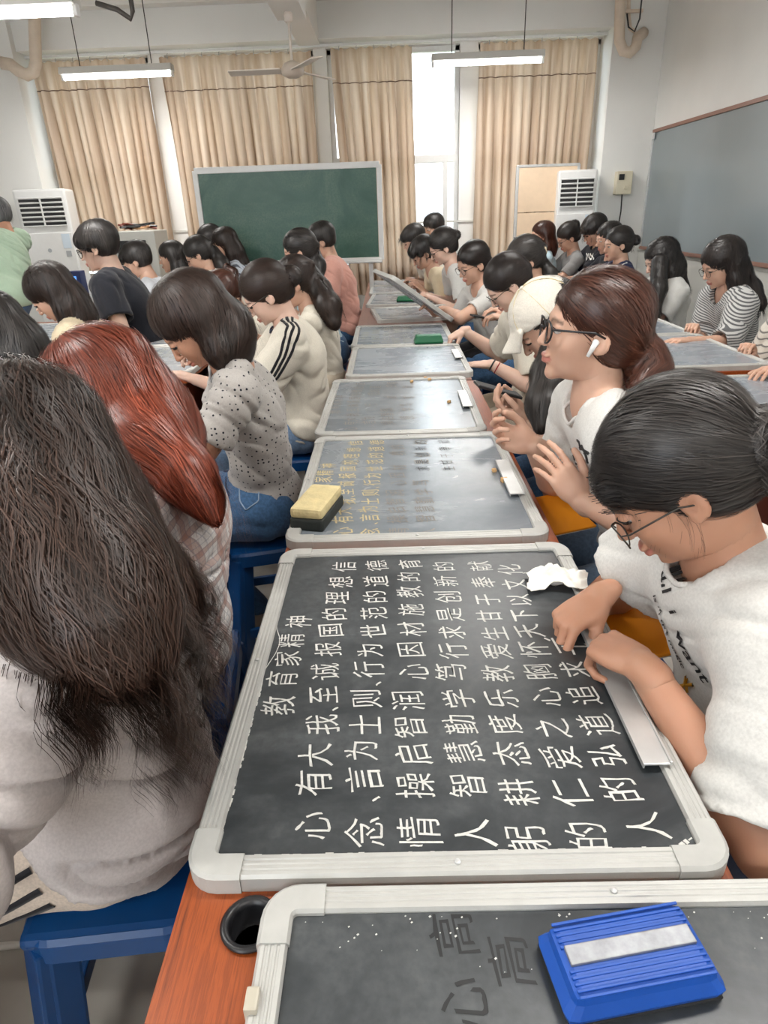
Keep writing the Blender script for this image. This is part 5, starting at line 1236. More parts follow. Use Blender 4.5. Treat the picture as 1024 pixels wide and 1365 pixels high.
    torso(Gt, gl, 0.045); Gt.add(Cap(Ab, Cc+(Nk-Cc)*0.2, 0.112*k+gl, 0.108*k+gl, None, (back, 0.74)), 0.04)
    Gt.add(Ell(Pv+A(0, 0.01, -0.015), A(0.152, 0.114, 0.09)*k+gl*1.1), 0.05)
    Gt.add(Cap(Nk-A(.075, 0, .015)*k, Nk+A(.075, 0, -.015)*k, 0.040*k+gl*0.5), 0.05)
    ends = []
    for i in (0, 1):
        sl = sleeve if (i == 1 or lsleeve is None) else lsleeve
        if sl <= 1: tip = Sh[i]+(E_[i]-Sh[i])*sl; dr = nrm(E_[i]-Sh[i]); Gt.add(Cap(Sh[i], tip, 0.048*k+gl, 0.046*k+gl*1.35), 0.03)
        else:
            tip = E_[i]+(W[i]-E_[i])*(sl-1); dr = nrm(W[i]-E_[i]); Gt.add(Cap(Sh[i], E_[i], 0.048*k+gl, 0.044*k+gl), 0.03); Gt.add(Cap(E_[i], tip, 0.050*k+gl, 0.042*k+gl), 0.02)
        ends.append((tip, dr))
    for i, (tip, dr) in enumerate(ends):      # open sleeve ends
        # trim the round tip flat, only near this arm
        rad = 0.048*k+gl*1.35; f_, l_, h_ = Cap(tip+dr*(rad+0.004), tip+dr*(rad*2+0.05), rad*1.05+0.004, rad*1.05, None); 
        q = tip+dr*0.002
        def disc(X, Y, Z, q=q, dr=dr, rad=rad):
            dx, dy, dz = X-q[0], Y-q[1], Z-q[2]; ax_ = dx*dr[0]+dy*dr[1]+dz*dr[2]; r2 = np.sqrt(np.maximum(dx*dx+dy*dy+dz*dz-ax_*ax_, 0)); return np.maximum(np.maximum(-ax_, ax_-0.14), r2-rad*1.15)
        Gt.sub((disc, q-0.2, q+0.2), 0.002)
        if det <= 2:
            ri = (0.0405 if sleeve <= 1 else 0.033)*k+gl*0.95
            Gt.sub(Cap(tip-dr*0.035, tip+dr*0.03, ri-0.004, ri), 0.003)
    # neck opening
    nd = nrm(HF.o-Nk)*0.6+sp_dir*0.2; 
    no = Nk-back*0.018+sp_dir*0.012
    Gt.sub(Cap(no-sp_dir*0.004-back*0.012*neck_op, no+nd*0.10, 0.058*k*neck_op, 0.075*k*neck_op), 0.004)
    Gt.cut(A(0, -0.10, Hem), nrm(A(0, tilt, -1))) if not stand else Gt.cut(A(0, 0, Hem), A(0, 0, -1))
    Vt, Ft = Gt.mesh(); g = Gt.grad(Vt)
    Vt = folds(Vt, g, (0.008+loose*0.12)*fold*(1 if det <= 2 else 0.8), seed, sc=fsc, rot=rotx(0.5)@roty(0.4 if seed % 2 else -0.4))
    to = from_np('shirt', Vt, Ft, M[top], root)
    # ---- trousers and shoes
    kn = []; an = []
    if stand: kn = [A(s*0.10, 0.02, 0.48) for s in (-1, 1)]; an = [A(s*0.10, -0.01, 0.08) for s in (-1, 1)]
    else:
        kn = [A(s*0.12, 0.40*k, seat+0.03) for s in (-1, 1)]; an = [A(s*0.12, 0.36*k, 0.09) for s in (-1, 1)]
        if knees is not None: kn = [loc(q) for q in knees[:2]]; an = [loc(q) for q in knees[2:]]
    lo = np.min([Pv]+kn+an, 0)-0.20; hi = np.max([Pv]+kn+an, 0)+0.20; lo[2] = 0.05; hi[2] = Pv[2]+0.16
    Gp = Grid(lo, hi, [0.008, 0.008, 0.010, 0.014, 0.018][det]); Gp.add(Ell(Pv+A(0, 0, -0.005), A(0.168, 0.126, 0.118)*k), 0.05)
    Gp.add(Ell(Pv+A(0, -0.015, -0.055), A(0.168, 0.115, 0.075)*k), 0.04)
    for s in (0, 1):
        hj = Pv+A((-1, 1)[s]*0.085, 0.02, -0.025 if not stand else -0.05)
        Gp.add(Cap(hj, kn[s], 0.090*k, 0.064*k), 0.05); Gp.add(Cap(kn[s], an[s], 0.062*k, 0.050*k), 0.03)
    if not stand: Gp.cut(A(0, 0, seat-0.01), A(0, 0, -1)) if False else None
    Gp.cut(A(0, 0, 0.10), A(0, 0, -1)); Gp.cut(A(0, 0, Pv[2]+0.105), A(0, 0, 1))
    Vp, Fp = Gp.mesh(); gp = Gp.grad(Vp)
    if not stand:   # the seat flattens the cloth
        on = (np.abs(Vp[:, 0]) < 0.3) & (Vp[:, 1] < 0.2) & (Vp[:, 2] < seat-0.012) & (Vp[:, 2] > seat-0.12); Vp[on, 2] = seat-0.012
    Vp = folds(Vp, gp, 0.006, seed+40, sc=(6, 12, 6))
    tro = from_np('trousers', Vp, Fp, M[pants], root)
    for s in (0, 1):
        b_ = an[s]; fdir = A(0, 1, 0)
        Gs = Grid(b_-A(.07, .12, .11), b_+A(.07, .22, .06), 0.008 if det < 3 else 0.013); Gs.add(Cap(b_+A(0, -0.02, -0.045), b_+A(0, 0.13, -0.055), 0.040, 0.036, None), 0.02); Gs.add(Cap(b_, b_+A(0, 0, -0.03), 0.036, 0.04), 0.03)
        Gs.cut(A(0, 0, 0.012), A(0, 0, -1)); Vq, Fq = Gs.mesh(); sh_ = from_np('shoe', Vq, Fq, M[shoe], root)
        so = B(); so.box(tuple(b_+A(0, 0.055, -0.075)), (0.085, 0.255, 0.022), 0.01); so.obj('sole', M['sole'], sh_, False)
    # ---- glasses
    if glasses:
        gm = M['black'] if glasses == 'black' else M['dark_metal']; rt = 0.0022 if glasses == 'black' else 0.0012
        gb_ = B(); zc = hairopt.get('gz', 0.0)
        for s in (-1, 1):
            ring = [tuple(HF.p(A(s*0.034+0.0245*math.cos(t), 0.099-0.006*abs(math.cos(t)), zc-0.002+0.020*math.sin(t)+(0.003 if glasses == 'black' else 0)*math.sin(t)))) for t in np.linspace(0, 2*PI, 21)]
            gb_.tube(ring, rt, 6, cap=False)
            gb_.tube([tuple(HF.p(q)) for q in ((s*0.058, 0.092, zc+0.006), (s*0.072, 0.080, zc+0.007), (s*0.080, 0.01, zc+0.006), (s*0.080, -0.012, zc-0.004))], rt*1.1, 6)
        gb_.tube([tuple(HF.p(q)) for q in ((-0.0105, 0.101, zc+0.004), (0, 0.104, zc+0.006), (0.0105, 0.101, zc+0.004))], rt, 6)
        go = gb_.obj('glasses', gm, root, True)
        if det <= 2:
            for s in (-1, 1):
                lb = B(); ring = [tuple(HF.p(A(s*0.034+0.023*math.cos(t), 0.098, zc-0.002+0.019*math.sin(t)))) for t in np.linspace(0, 2*PI, 21)[:-1]]
                lb.bm.faces.new([lb.bm.verts.new(q) for q in ring]); lb.obj('lens', M['lens'], go)
    info = dict(pants=tro, root=root, HF=HF, Nk=Nk, Sh=Sh, E=E_, W=W, tips=tipinfo, Gt=Gt, Gp=Gp, Gr=Gr, body=body, shirt=to, loc=loc, Rw=Rw, O=O, world=lambda p: O+Rw@np.asarray(p, float), back=back, Cc=Cc, Ab=Ab, Pv=Pv, sp=sp_dir, hair=ho, ends=ends, an=an, Hem=Hem, Gd=None)
    PEOPLE.append(info)
    if stool_ and not stand: 
        so = stool((hip[0]-math.cos(math.radians(yaw))*-0.0, hip[1]-math.sin(math.radians(yaw))*-0.0, 0), yaw-90+random.Random(seed).uniform(-5, 5), label.replace('person', 'blue stool under the person') if False else None)
        so['label'] = 'blue plastic stool under the '+who; info['stool'] = so
    return info
def mesh_bvh(o): return BVHTree.FromPolygons([v.co[:] for v in o.data.vertices], [p_.vertices[:] for p_ in o.data.polygons])
def surf_ribbon(name, G, pts, width, m, parent, off=0.0015, n=24, bv=None):
    """a strip of cloth lying on a surface, pts in the person's local frame"""
    pts = np.array(pts, float); t = np.linspace(0, len(pts)-1, n); i = np.clip(t.astype(int), 0, len(pts)-2); f = (t-i)[:, None]
    P = pts[i]*(1-f)+pts[i+1]*f; P = G.snap(P, off, 6, 0.05); T = np.gradient(P, axis=0); g = G.grad(P); S = np.cross(T, g); S /= np.linalg.norm(S, axis=1, keepdims=True)+1e-9
    rows = [G.snap(P+S*width*q, off, 3) for q in (-0.5, 0, 0.5)]
    if bv is not None:
        new = []
        for r in rows:
            q_ = []
            for p_ in r:
                h_ = bv.find_nearest(Vector(p_)); q_.append(np.array(h_[0])+np.array(h_[1])*0.0028 if h_[0] is not None else p_)
            new.append(np.array(q_))
        rows = new; off = 0.0028
    g3 = [G.grad(r) for r in rows]
    V = np.concatenate(rows+[r-gg*(off+0.002) for r, gg in zip(rows, g3)]); q = np.arange(n-1)
    F = []
    for a in (0, 1): F.append(np.stack([q+a*n, q+1+a*n, q+1+(a+1)*n, q+(a+1)*n], 1))
    F.append(np.stack([q, q+3*n, q+1+3*n, q+1], 1)); F.append(np.stack([q+2*n, q+1+2*n, q+1+5*n, q+5*n], 1))
    return from_np(name, V, np.concatenate(F), M[m] if isinstance(m, str) else m, parent)
def held_chalk(info, i, label, m='chalk'):
    tips, th, fd = info['tips'][i]; c = (tips[0]*0.5+th*0.5); w_ = info['world'](c); d = info['Rw']@nrm(A(0, 0.3, -1))
    ck = B().tube([tuple(-d*0.014), tuple(d*0.018)], 0.0048, 10).obj('chalk_stick', M[m], None, True); ck.location = w_; tag(ck, label, 'chalk')
def phone(info, i, label, tilt=0.5):
    tips, th, fd = info['tips'][i]; c = (np.mean(tips, 0)+th)/2; e_ = empty('phone', tuple(info['world'](c)), 0, label=label, cat='phone')
    f = info['Rw']@nrm(info['W'][i]*0+fd); up = nrm(A(0, 0, 1)+f*-0.3); x = nrm(np.cross(f, up)); up = np.cross(x, f)
    e_.rotation_euler = Matrix(np.stack([x, f, up], 1).tolist()).to_euler()
    B().box((0, 0.02, 0), (0.072, 0.150, 0.009), 0.003).obj('case', M['black'], e_); B().box((0, 0.02, 0.0048), (0.066, 0.144, 0.001), 0.0003).obj('screen', M['dark_slot'], e_)
def hd(px, py, t): return CAM + t*(CR*(px-512)/FPX - CU*(py-682.5)/FPX + CF)
def ch(pts, **kw):
    d = dict(p=[(*hd(q[0], q[1], q[2]), q[3]) for q in pts]); d.update(kw); return d
DOWN = (0, 0, -1)
# ---- right side of the middle desk, near to far
c1 = person('girl with a black bun and thin glasses writing on the large practice board', 'girl writing on the large board', hd(900, 640, 0.90), yaw=184, face=167, pitch=42, roll=4, hip=(0.59, 0.81), larm=(0.225, 0.245), det=0, skin='skin_tan', hair='hair_black', style='bun', top='c_white', pants='c_pants_navy',
    neck_op=0.9, R=hd(800, 795, 1.07), L=hd(858, 890, 0.90), rpose='write', lpose='fist', polesL=hd(1045, 1080, 0.78), lsleeve=0.86, polesR=(0.3, 0.8, -0.6), glasses='thin', rfd=(-0.85, -0.45, -0.35), rpn=(-0.15, -0.2, -1), lfd=(-0.45, 0.85, -0.1), lpn=(0.2, -0.1, -1),
    hairopt=dict(anchor=(-0.030, -0.118, -0.036), r=0.056, bangs=True, wisps=(260, 0.11, 0.0012), wfront=0.05, spread=0.006, clump=4, vol=1.25, gz=-0.012, seg=11, step=0.012, lift=0.004), sleeve=0.34, loose=0.026, fold=0.85, seed=1)
c2 = person('girl with auburn ponytail, black glasses and white earbud looking up from the second board', 'girl with the white earbud', hd(787, 440, 1.40), yaw=180, face=178, pitch=-4, hip=(0.66, 1.50), det=1, skin='skin', hair='hair_auburn', style='tail', top='c_white', pants='denim_light',
    R=hd(712, 594, 1.60), L=hd(775, 668, 1.46), rpose='cup', lpose='rest', rfd=(-0.9, 0.1, 0.3), rpn=(0.2, -0.8, 0.6), lfd=(-0.6, 0.2, 0.8), lpn=(-0.4, 0.8, 0.2), polesL=(0.7, -0.5, -0.6), glasses='black',
    hairopt=dict(anchor=(0, -0.115, -0.040), chains=[ch([(843, 466, 1.42, .020), (858, 478, 1.42, .038), (868, 497, 1.41, .034), (852, 514, 1.38, .016)])], wisps=(200, 0.05, 0.001), wlow=30, spread=0.01, seg=10, step=0.012, front=0.0), sleeve=0.7, loose=0.012, seed=2)
c3 = person('girl in a cream baseball cap with long black hair, holding a phone', 'girl in the cream cap', hd(727, 430, 2.03), yaw=182, pitch=46, hip=(0.64, 2.10), det=1, skin='skin', hair='hair_black', style='long', top='c_white', pants='denim',
    R=hd(700, 552, 2.15), L=hd(705, 560, 2.0), rpose='hold', lpose='hold', rfd=(-0.9, -0.1, 0.3), lfd=(-0.9, 0.2, 0.3), rpn=(0, -0.7, 0.7), lpn=(0, 0.4, 0.9),
    hairopt=dict(vol=0.4, len=0.12, chains=[ch([(748, 450, 1.93, .045), (735, 500, 1.86, .050), (726, 540, 1.82, .046), (722, 566, 1.80, .022)])], seg=11, step=0.014, wisps=(80, 0.08, 0.0015)), loose=0.012, seed=3)
c4 = person('girl in an off-white shirt with red and black bracelets writing on a grey board', 'girl with red and black bracelets', hd(676, 380, 2.98), yaw=184, pitch=42, hip=(0.70, 3.02), det=1, skin='skin_light', hair='hair_soft', style='tail', top='c_offwhite', pants='c_pants_beige',
    R=hd(618, 441, 3.38), L=hd(655, 486, 2.92), rpose='write', lpose='flat', rfd=(-0.9, -0.2, -0.4), lfd=(-1, 0.25, 0.0), glasses='thin', hairopt=dict(anchor=(0, -0.11, 0.0), seg=9), sleeve=0.75, loose=0.02, seed=4)
c5 = person('girl with a ponytail in a white scrunchie looking at a phone behind the bracelet girl', 'girl with the white scrunchie', hd(700, 348, 3.75), yaw=184, pitch=30, hip=(0.86, 3.85), det=2, hair='hair_black', style='tail', top='c_white', pants='denim',
    R=hd(672, 415, 3.75), L=hd(676, 425, 3.6), rpose='hold', lpose='hold', rfd=(-0.9, -0.2, 0.2), lfd=(-0.9, 0.3, 0.2), hairopt=dict(anchor=(0, -0.12, 0.01), chains=[ch([(723, 348, 3.78, .03), (733, 365, 3.75, .034), (742, 392, 3.72, .02), (748, 400, 3.7, .01)])]), seed=5)
c6 = person('girl in a white V-neck T-shirt turned half towards the viewer by the propped board', 'girl in the V-neck', hd(630, 352, 4.05), yaw=200, face=205, pitch=24, hip=(0.66, 4.20), det=2, skin='skin', hair='hair_soft', style='tail', top='c_white', pants='c_pants_black',
    L=(0.36, 4.30, 0.82), rpose='rest', lpose='rest', polesL=(-0.4, -0.9, -0.3), glasses='thin', neck_op=1.15, hairopt=dict(anchor=(0, -0.11, -0.02)), seed=6)
c7 = person('girl with a small bun and glasses reaching across the board with the small green eraser', 'girl by the small green eraser', hd(590, 330, 4.75), yaw=186, pitch=30, hip=(0.68, 4.95), det=2, skin='skin_light', hair='hair_black', style='bun', top='c_white', pants='denim',
    glasses='thin', hairopt=dict(anchor=(0, -0.120, 0.02), r=0.03), seed=7)
c8 = person('boy in a beige T-shirt leaning over the farthest part of the middle desk, hands together', 'boy in beige', hd(564, 338, 5.25), yaw=188, pitch=34, hip=(0.62, 5.45), det=3, male=True, hair='hair_black', style='short', top='c_cream', pants='c_pants_black', seed=8)
c9 = person('boy in a pale top at the window end of the middle desk, head bent left', 'boy at the window end of the middle desk', hd(551, 320, 5.95), yaw=186, pitch=26, hip=(0.60, 6.1), det=3, male=True, hair='hair_black', style='short', top='c_offwhite', pants='c_pants_black', seed=9)
c10 = person('man with very short hair seated highest, directly under the uncovered window', 'man under the uncovered window', hd(577, 304, 6.35), yaw=205, face=215, pitch=12, hip=(0.72, 6.55), det=3, male=True, skin='skin', hair='hair_black', style='teacher', top='c_charcoal', pants='c_pants_black', seed=10)
# ---- left side of the middle desk (students of the left desks, backs to the aisle)
b1p = person('girl with long wavy dark brown hair and striped trousers, nearest on the left', 'girl with wavy hair nearest on the left', hd(22, 640, 0.86), yaw=186, pitch=24, hip=(-0.47, 0.80), det=0, hair='hair_wavy', style='long', top='c_grey', pants='c_pants_white', seat=0.46, polesL=(0.2, -0.9, -0.9),
    R=(-0.80, 0.80, 0.80), L=(-0.78, 0.50, 0.78), loose=0.030, sleeve=0.95, hem=0.0, tilt=0.9, fold=2.6, fsc=(5, 5, 14), knees=((-0.86, 0.60, 0.49), (-0.86, 0.92, 0.47), (-0.80, 0.62, 0.09), (-0.80, 0.92, 0.09)),
    hairopt=dict(vol=1.8, len=0.30, wave=0.45, lift=0.007, step=0.013, seg=13, w=0.0012, front=-0.01, chains=[ch([(40, 590, .84, .085), (75, 690, .80, .085), (120, 780, .77, .082), (155, 845, .75, .060), (172, 880, .745, .03)], k=0.05), ch([(0, 650, .84, .07), (30, 760, .80, .07), (70, 830, .78, .05)], k=0.05)], wisps=(9000, 0.12, 0.0019), wlow=45, curl=0.5, clump=26, spread=0.007), seed=11)
b2p = person('girl with long straight copper-red hair and a plaid shirt, second on the left', 'red-haired girl in plaid', hd(140, 535, 1.27), yaw=188, pitch=36, hip=(-0.52, 1.24), det=0, hair='hair_red', style='long', top='c_plaid', pants='c_pants_black',
    R=(-0.80, 1.35, 0.80), L=(-0.78, 1.08, 0.79), loose=0.02, sleeve=0.9, fold=1.5, hem=0.02, tilt=0.2, hairopt=dict(vol=1.5, len=0.10, wave=0.05, step=0.016, seg=12, w=0.0016, lift=0.005, chains=[ch([(158, 520, 1.28, .075), (204, 585, 1.22, .060), (250, 636, 1.19, .042), (276, 670, 1.18, .018), (287, 692, 1.17, .004)], k=0.04), ch([(140, 560, 1.22, .06), (175, 595, 1.19, .042), (200, 605, 1.18, .02)], k=0.04)], wisps=(2400, 0.10, 0.0014), wlow=35, spread=0.010, clump=20, curl=0.06), seed=12)
b3p = person('girl with short dark red-tipped hair in a grey spotted T-shirt and jeans', 'girl in the spotted T-shirt and jeans', hd(258, 432, 1.80), yaw=196, pitch=44, hip=(-0.44, 2.02), det=1, hair='hair_brown', style='bob', top='c_dots', pants='denim', skin='skin_tan',
    R=(-0.82, 2.05, 0.80), L=(-0.80, 1.72, 0.79), knees=((-0.84, 1.90, 0.48), (-0.84, 2.16, 0.48), at(322, 838, Z=0.09), at(345, 815, Z=0.09)), sleeve=0.5, loose=0.004, hem=0.09, fold=1.1, hairopt=dict(len=0.03, vol=1.1, seg=9, chains=[ch([(280, 420, 1.84, .048), (296, 445, 1.82, .036), (302, 470, 1.80, .012)], k=0.03)]), seed=13)
b4p = person('girl with a scrunchie bun in a white T-shirt with three black stripes on the shoulder', 'girl with three shoulder stripes', hd(355, 393, 2.72), yaw=190, pitch=34, hip=(-0.40, 2.86), det=1, hair='hair_brown', style='bun', top='c_offwhite', pants='denim_light', skin='skin_light',
    R=(-0.82, 2.95, 0.83), L=(-0.80, 2.66, 0.80), sleeve=0.8, loose=0.022, hem=0.0, glasses='thin', fold=1.2, hairopt=dict(anchor=(0, -0.125, -0.005), r=0.040), seed=14)
b5p = person('girl with a long curly black ponytail, behind the striped-shoulder T-shirt', 'girl with the curly ponytail', hd(392, 378, 3.35), yaw=188, pitch=30, hip=(-0.36, 3.48), det=2, hair='hair_brown', style='tail', top='c_offwhite', pants='c_pants_beige',
    hairopt=dict(anchor=(0, -0.12, 0.03), wave=0.5, chains=[ch([(412, 360, 3.4, .04), (425, 385, 3.36, .055), (438, 410, 3.33, .06), (445, 430, 3.32, .035)])], wisps=(100, 0.07, 0.003)), seed=15)
b6p = person('girl with glossy black hair in a ponytail, just left of the pink T-shirt', 'girl left of the pink T-shirt', hd(398, 335, 4.25), yaw=186, pitch=16, hip=(-0.42, 4.40), det=2, hair='hair_black', style='tail', top='c_lightblue', pants='denim',
    hairopt=dict(vol=1.4, anchor=(0, -0.12, 0.0), chains=[ch([(415, 335, 4.3, .05), (422, 355, 4.28, .055), (425, 372, 4.25, .03)])]), seed=16)
b7p = person('boy with short black hair in a pale pink T-shirt, tallest before the green chalkboard', 'boy in the pink T-shirt', hd(428, 322, 4.85), yaw=184, pitch=24, hip=(-0.33, 5.00), seat=0.48, det=2, male=True, hair='hair_black', style='short', top='c_pink', pants='denim', loose=0.02, seed=17)
# ---- far left column
a0 = person('person with short black hair and a white dotted shirt cut by the left edge', 'person in the dotted shirt at the left edge', hd(-8, 446, 2.25), yaw=184, pitch=40, hip=(-1.30, 2.02), det=2, hair='hair_black', style='bob', top='c_dots2', pants='c_pants_black', hairopt=dict(len=0.09, vol=1.5), L=hd(30, 440, 2.3), seed=18)
a1 = person('girl with shoulder-length dark hair in a cream T-shirt writing at the left', 'girl in cream at the left', hd(68, 392, 3.02), yaw=188, pitch=38, hip=(-1.36, 2.90), det=2, hair='hair_brown', style='long', top='c_cream', pants='c_pants_beige', hairopt=dict(len=0.16, vol=1.4), loose=0.015, seed=19)
a2 = person('boy with bowl-cut black hair and black glasses in a black T-shirt', 'boy in the black T-shirt at the left', hd(130, 330, 3.60), yaw=184, pitch=16, hip=(-1.42, 3.66), seat=0.50, det=2, male=True, skin='skin_light', hair='hair_black', style='short', top='c_black', pants='c_pants_black', glasses='black', scale=1.05, loose=0.02, hairopt=dict(vol=1.3), L=hd(100, 420, 3.4), R=hd(96, 405, 3.7), seed=20)
a3 = person('boy with black hair in a pale grey collared shirt with a blue lanyard', 'boy with the blue lanyard', hd(182, 348, 4.75), yaw=186, pitch=24, hip=(-1.38, 4.85), det=2, male=True, skin='skin', hair='hair_black', style='short', top='c_greyblue', pants='c_pants_black', seed=21)
a4 = person('girl with short black hair in a maroon top with a black strap', 'girl in maroon', hd(228, 343, 5.4), yaw=184, pitch=10, hip=(-1.42, 5.5), det=3, hair='hair_black', style='bob', top='c_maroon', pants='c_pants_black', hairopt=dict(len=0.03), seed=22)
a5 = person('girl in a white top with a dark ponytail and glasses left of the green chalkboard', 'girl in white left of the green chalkboard', hd(264, 340, 4.95), yaw=188, pitch=32, hip=(-0.98, 5.05), det=2, hair='hair_black', style='tail', top='c_offwhite', pants='denim', glasses='thin', hairopt=dict(anchor=(0, -0.12, 0.02), chains=[ch([(283, 335, 5.0, .045), (296, 352, 4.97, .05), (305, 368, 4.95, .03)])]), seed=23)
a6 = person('person with dark hair mostly hidden behind the long-haired girl in stripes', 'hidden person beside the striped shirt', hd(279, 322, 5.5), yaw=186, pitch=20, hip=(-1.32, 6.1), det=3, hair='hair_black', style='bun', top='c_charcoal', pants='c_pants_black', hairopt=dict(r=0.02), seed=24)
a7 = person('girl with long dark hair in a blue striped shirt before the green chalkboard', 'girl in blue stripes', hd(299, 326, 5.35), yaw=186, pitch=22, hip=(-0.88, 5.5), det=2, hair='hair_brown', style='long', top='c_stripe3', pants='denim', hairopt=dict(len=0.22), seed=25)
a8 = person('person with reddish brown looped hair just behind the girl in the spotted T-shirt', 'person with looped reddish hair', hd(296, 392, 3.95), yaw=186, pitch=40, hip=(-0.70, 4.0), det=2, hair='hair_auburn', style='tail', top='c_offwhite', pants='c_pants_beige', hairopt=dict(anchor=(0, -0.11, 0.03), chains=[ch([(293, 372, 4.0, .012), (302, 356, 4.0, .012), (312, 362, 4.0, .014), (316, 385, 3.98, .02), (318, 410, 3.95, .012)])]), seed=26)
tch_ = person('grey-haired man standing at the left edge in a sage green T-shirt and jeans', 'standing man', hd(-6, 288, 5.0), yaw=176, pitch=14, hip=(-2.78, 4.95), stand=True, det=2, male=True, skin='skin_tan', hair='hair_grey', style='teacher', top='c_green', pants='denim', glasses='black', scale=1.08, loose=0.025, sleeve=0.85, R=(-3.05, 5.12, 1.13), L=(-3.02, 4.75, 1.15), lpose='fist', rpose='fist', seed=27)
# ---- right desk
d1 = person('person in a pale horizontally striped T-shirt cut by the right edge', 'person in pale stripes at the right edge', hd(1062, 375, 2.85), yaw=182, pitch=30, hip=(1.98, 2.75), det=2, hair='hair_brown', style='long', top='c_stripe2', pants='denim', L=hd(1040, 492, 2.55), R=hd(1000, 470, 3.0), sleeve=0.85, loose=0.02, seed=28)
d2 = person('girl with long wavy dark hair and thin glasses in a grey striped blouse', 'girl in the grey striped blouse', hd(962, 352, 3.45), yaw=184, pitch=26, hip=(1.90, 3.42), det=2, hair='hair_soft', style='long', top='c_stripe', pants='denim', R=hd(925, 440, 3.5), L=hd(918, 455, 3.25), glasses='thin', sleeve=1.25, loose=0.02, neck_op=1.3, skin='skin', hairopt=dict(len=0.22, vol=1.4, wave=0.35, chains=[ch([(985, 360, 3.5, .05), (1000, 385, 3.48, .05), (1012, 405, 3.45, .035)])]), seed=29)
d3 = person('girl with very long straight black hair in a white T-shirt before the wall chalkboard', 'girl with very long straight hair', hd(881, 346, 4.15), yaw=184, pitch=28, hip=(1.80, 4.12), det=2, hair='hair_black', style='long', top='c_white', pants='denim', hairopt=dict(len=0.30, chains=[ch([(880, 350, 4.05, .05), (878, 385, 4.0, .045), (872, 420, 3.98, .03), (868, 430, 3.97, .02)])]), skin='skin_light', loose=0.02, seed=30)
d4 = person('girl with a looped black bun in a navy polo shirt with white-edged collar', 'girl in the navy polo shirt', hd(823, 326, 5.0), yaw=186, pitch=10, hip=(1.74, 5.0), det=2, hair='hair_black', style='bun', top='c_navy', pants='c_pants_black', skin='skin', hairopt=dict(anchor=(0, -0.135, 0.0), r=0.036), loose=0.01, seed=31)
d4b = person('person with black hair mostly hidden directly behind the navy polo shirt', 'person behind the navy polo shirt', hd(811, 318, 5.35), yaw=186, pitch=14, hip=(1.78, 5.40), det=3, hair='hair_black', style='long', top='c_black', pants='c_pants_black', seed=32)
d5 = person('boy with thick black hair in a black T-shirt with a white print', 'boy in black near the air conditioner', hd(792, 308, 5.75), yaw=186, pitch=30, hip=(1.80, 5.85), seat=0.47, det=2, male=True, hair='hair_black', style='short', top='c_black', pants='c_pants_black', hairopt=dict(vol=1.3), loose=0.015, seed=33)
d6 = person('girl with a messy black bun and glasses in a grey T-shirt before the air conditioner', 'girl with the messy bun', hd(757, 317, 6.0), yaw=186, pitch=30, hip=(1.66, 6.22), det=2, hair='hair_black', style='bun', top='c_dgrey', pants='denim', glasses='thin', hairopt=dict(anchor=(0, -0.10, 0.07), r=0.035, wisps=(60, 0.08, 0.004)), seed=34)
d7 = person('girl with an auburn bob in light blue holding a phone up before the cream screen', 'girl in light blue by the screen', hd(722, 314, 6.12), yaw=182, pitch=4, hip=(1.46, 6.45), det=2, hair='hair_auburn', style='bob', top='c_lightblue', pants='denim', R=hd(697, 345, 5.95), rfd=(-0.2, 0, 1), rpn=(-1, 0, 0), rpose='hold', hairopt=dict(len=0.05), seed=35)

# ---- things held and worn
held_chalk(c1, 1, 'white chalk stick pinched in the hand writing on the large practice board')
held_chalk(c4, 1, 'white chalk stick in the hand of the girl with bracelets')
phone(c3, 1, 'phone held by the girl in the cream cap'); phone(c5, 1, 'dark phone held by the girl with the white scrunchie'); phone(d7, 1, 'phone held up before the cream screen at the far right')
# earbud
p = c2['HF']; eb = B(); eb.tube([tuple(p.p((-0.079, 0.006, -0.012))), tuple(p.p((-0.087, 0.010, -0.016))), tuple(p.p((-0.086, 0.020, -0.040)))], [0.0075, 0.0062, 0.0036], 10); eb.obj('earbud', M['white_plastic'], c2['root'], True)
# hair ties
def ring(info, pos, r, m, name='hair_tie', tr=0.006, ax=(0, -1, 0.1)):
    q = info['HF'].p(pos); a = nrm(info['HF'].R@A(*ax)); x = nrm(np.cross(a, A(1, 0, 0.3))); y = np.cross(a, x); b = B(); rr = random.Random(3)
    b.tube([tuple(q+(x*math.cos(t)+y*math.sin(t))*r*(1+0.08*math.sin(7*t))) for t in np.linspace(0, 2*PI, 25)], [tr*(1+0.25*math.sin(5*t)) for t in np.linspace(0, 2*PI, 25)], 8, cap=False); b.obj(name, M[m], info['root'], True)
ring(c2, (0, -0.118, -0.042), 0.017, 'black'); ring(b4p, (0, -0.103, -0.002), 0.026, 'c_pink', 'scrunchie', 0.008); ring(c5, (0, -0.115, 0.01), 0.026, 'c_cream', 'scrunchie', 0.013); ring(b5p, (0, -0.112, 0.03), 0.028, 'c_pink', 'hair_tie', 0.006)
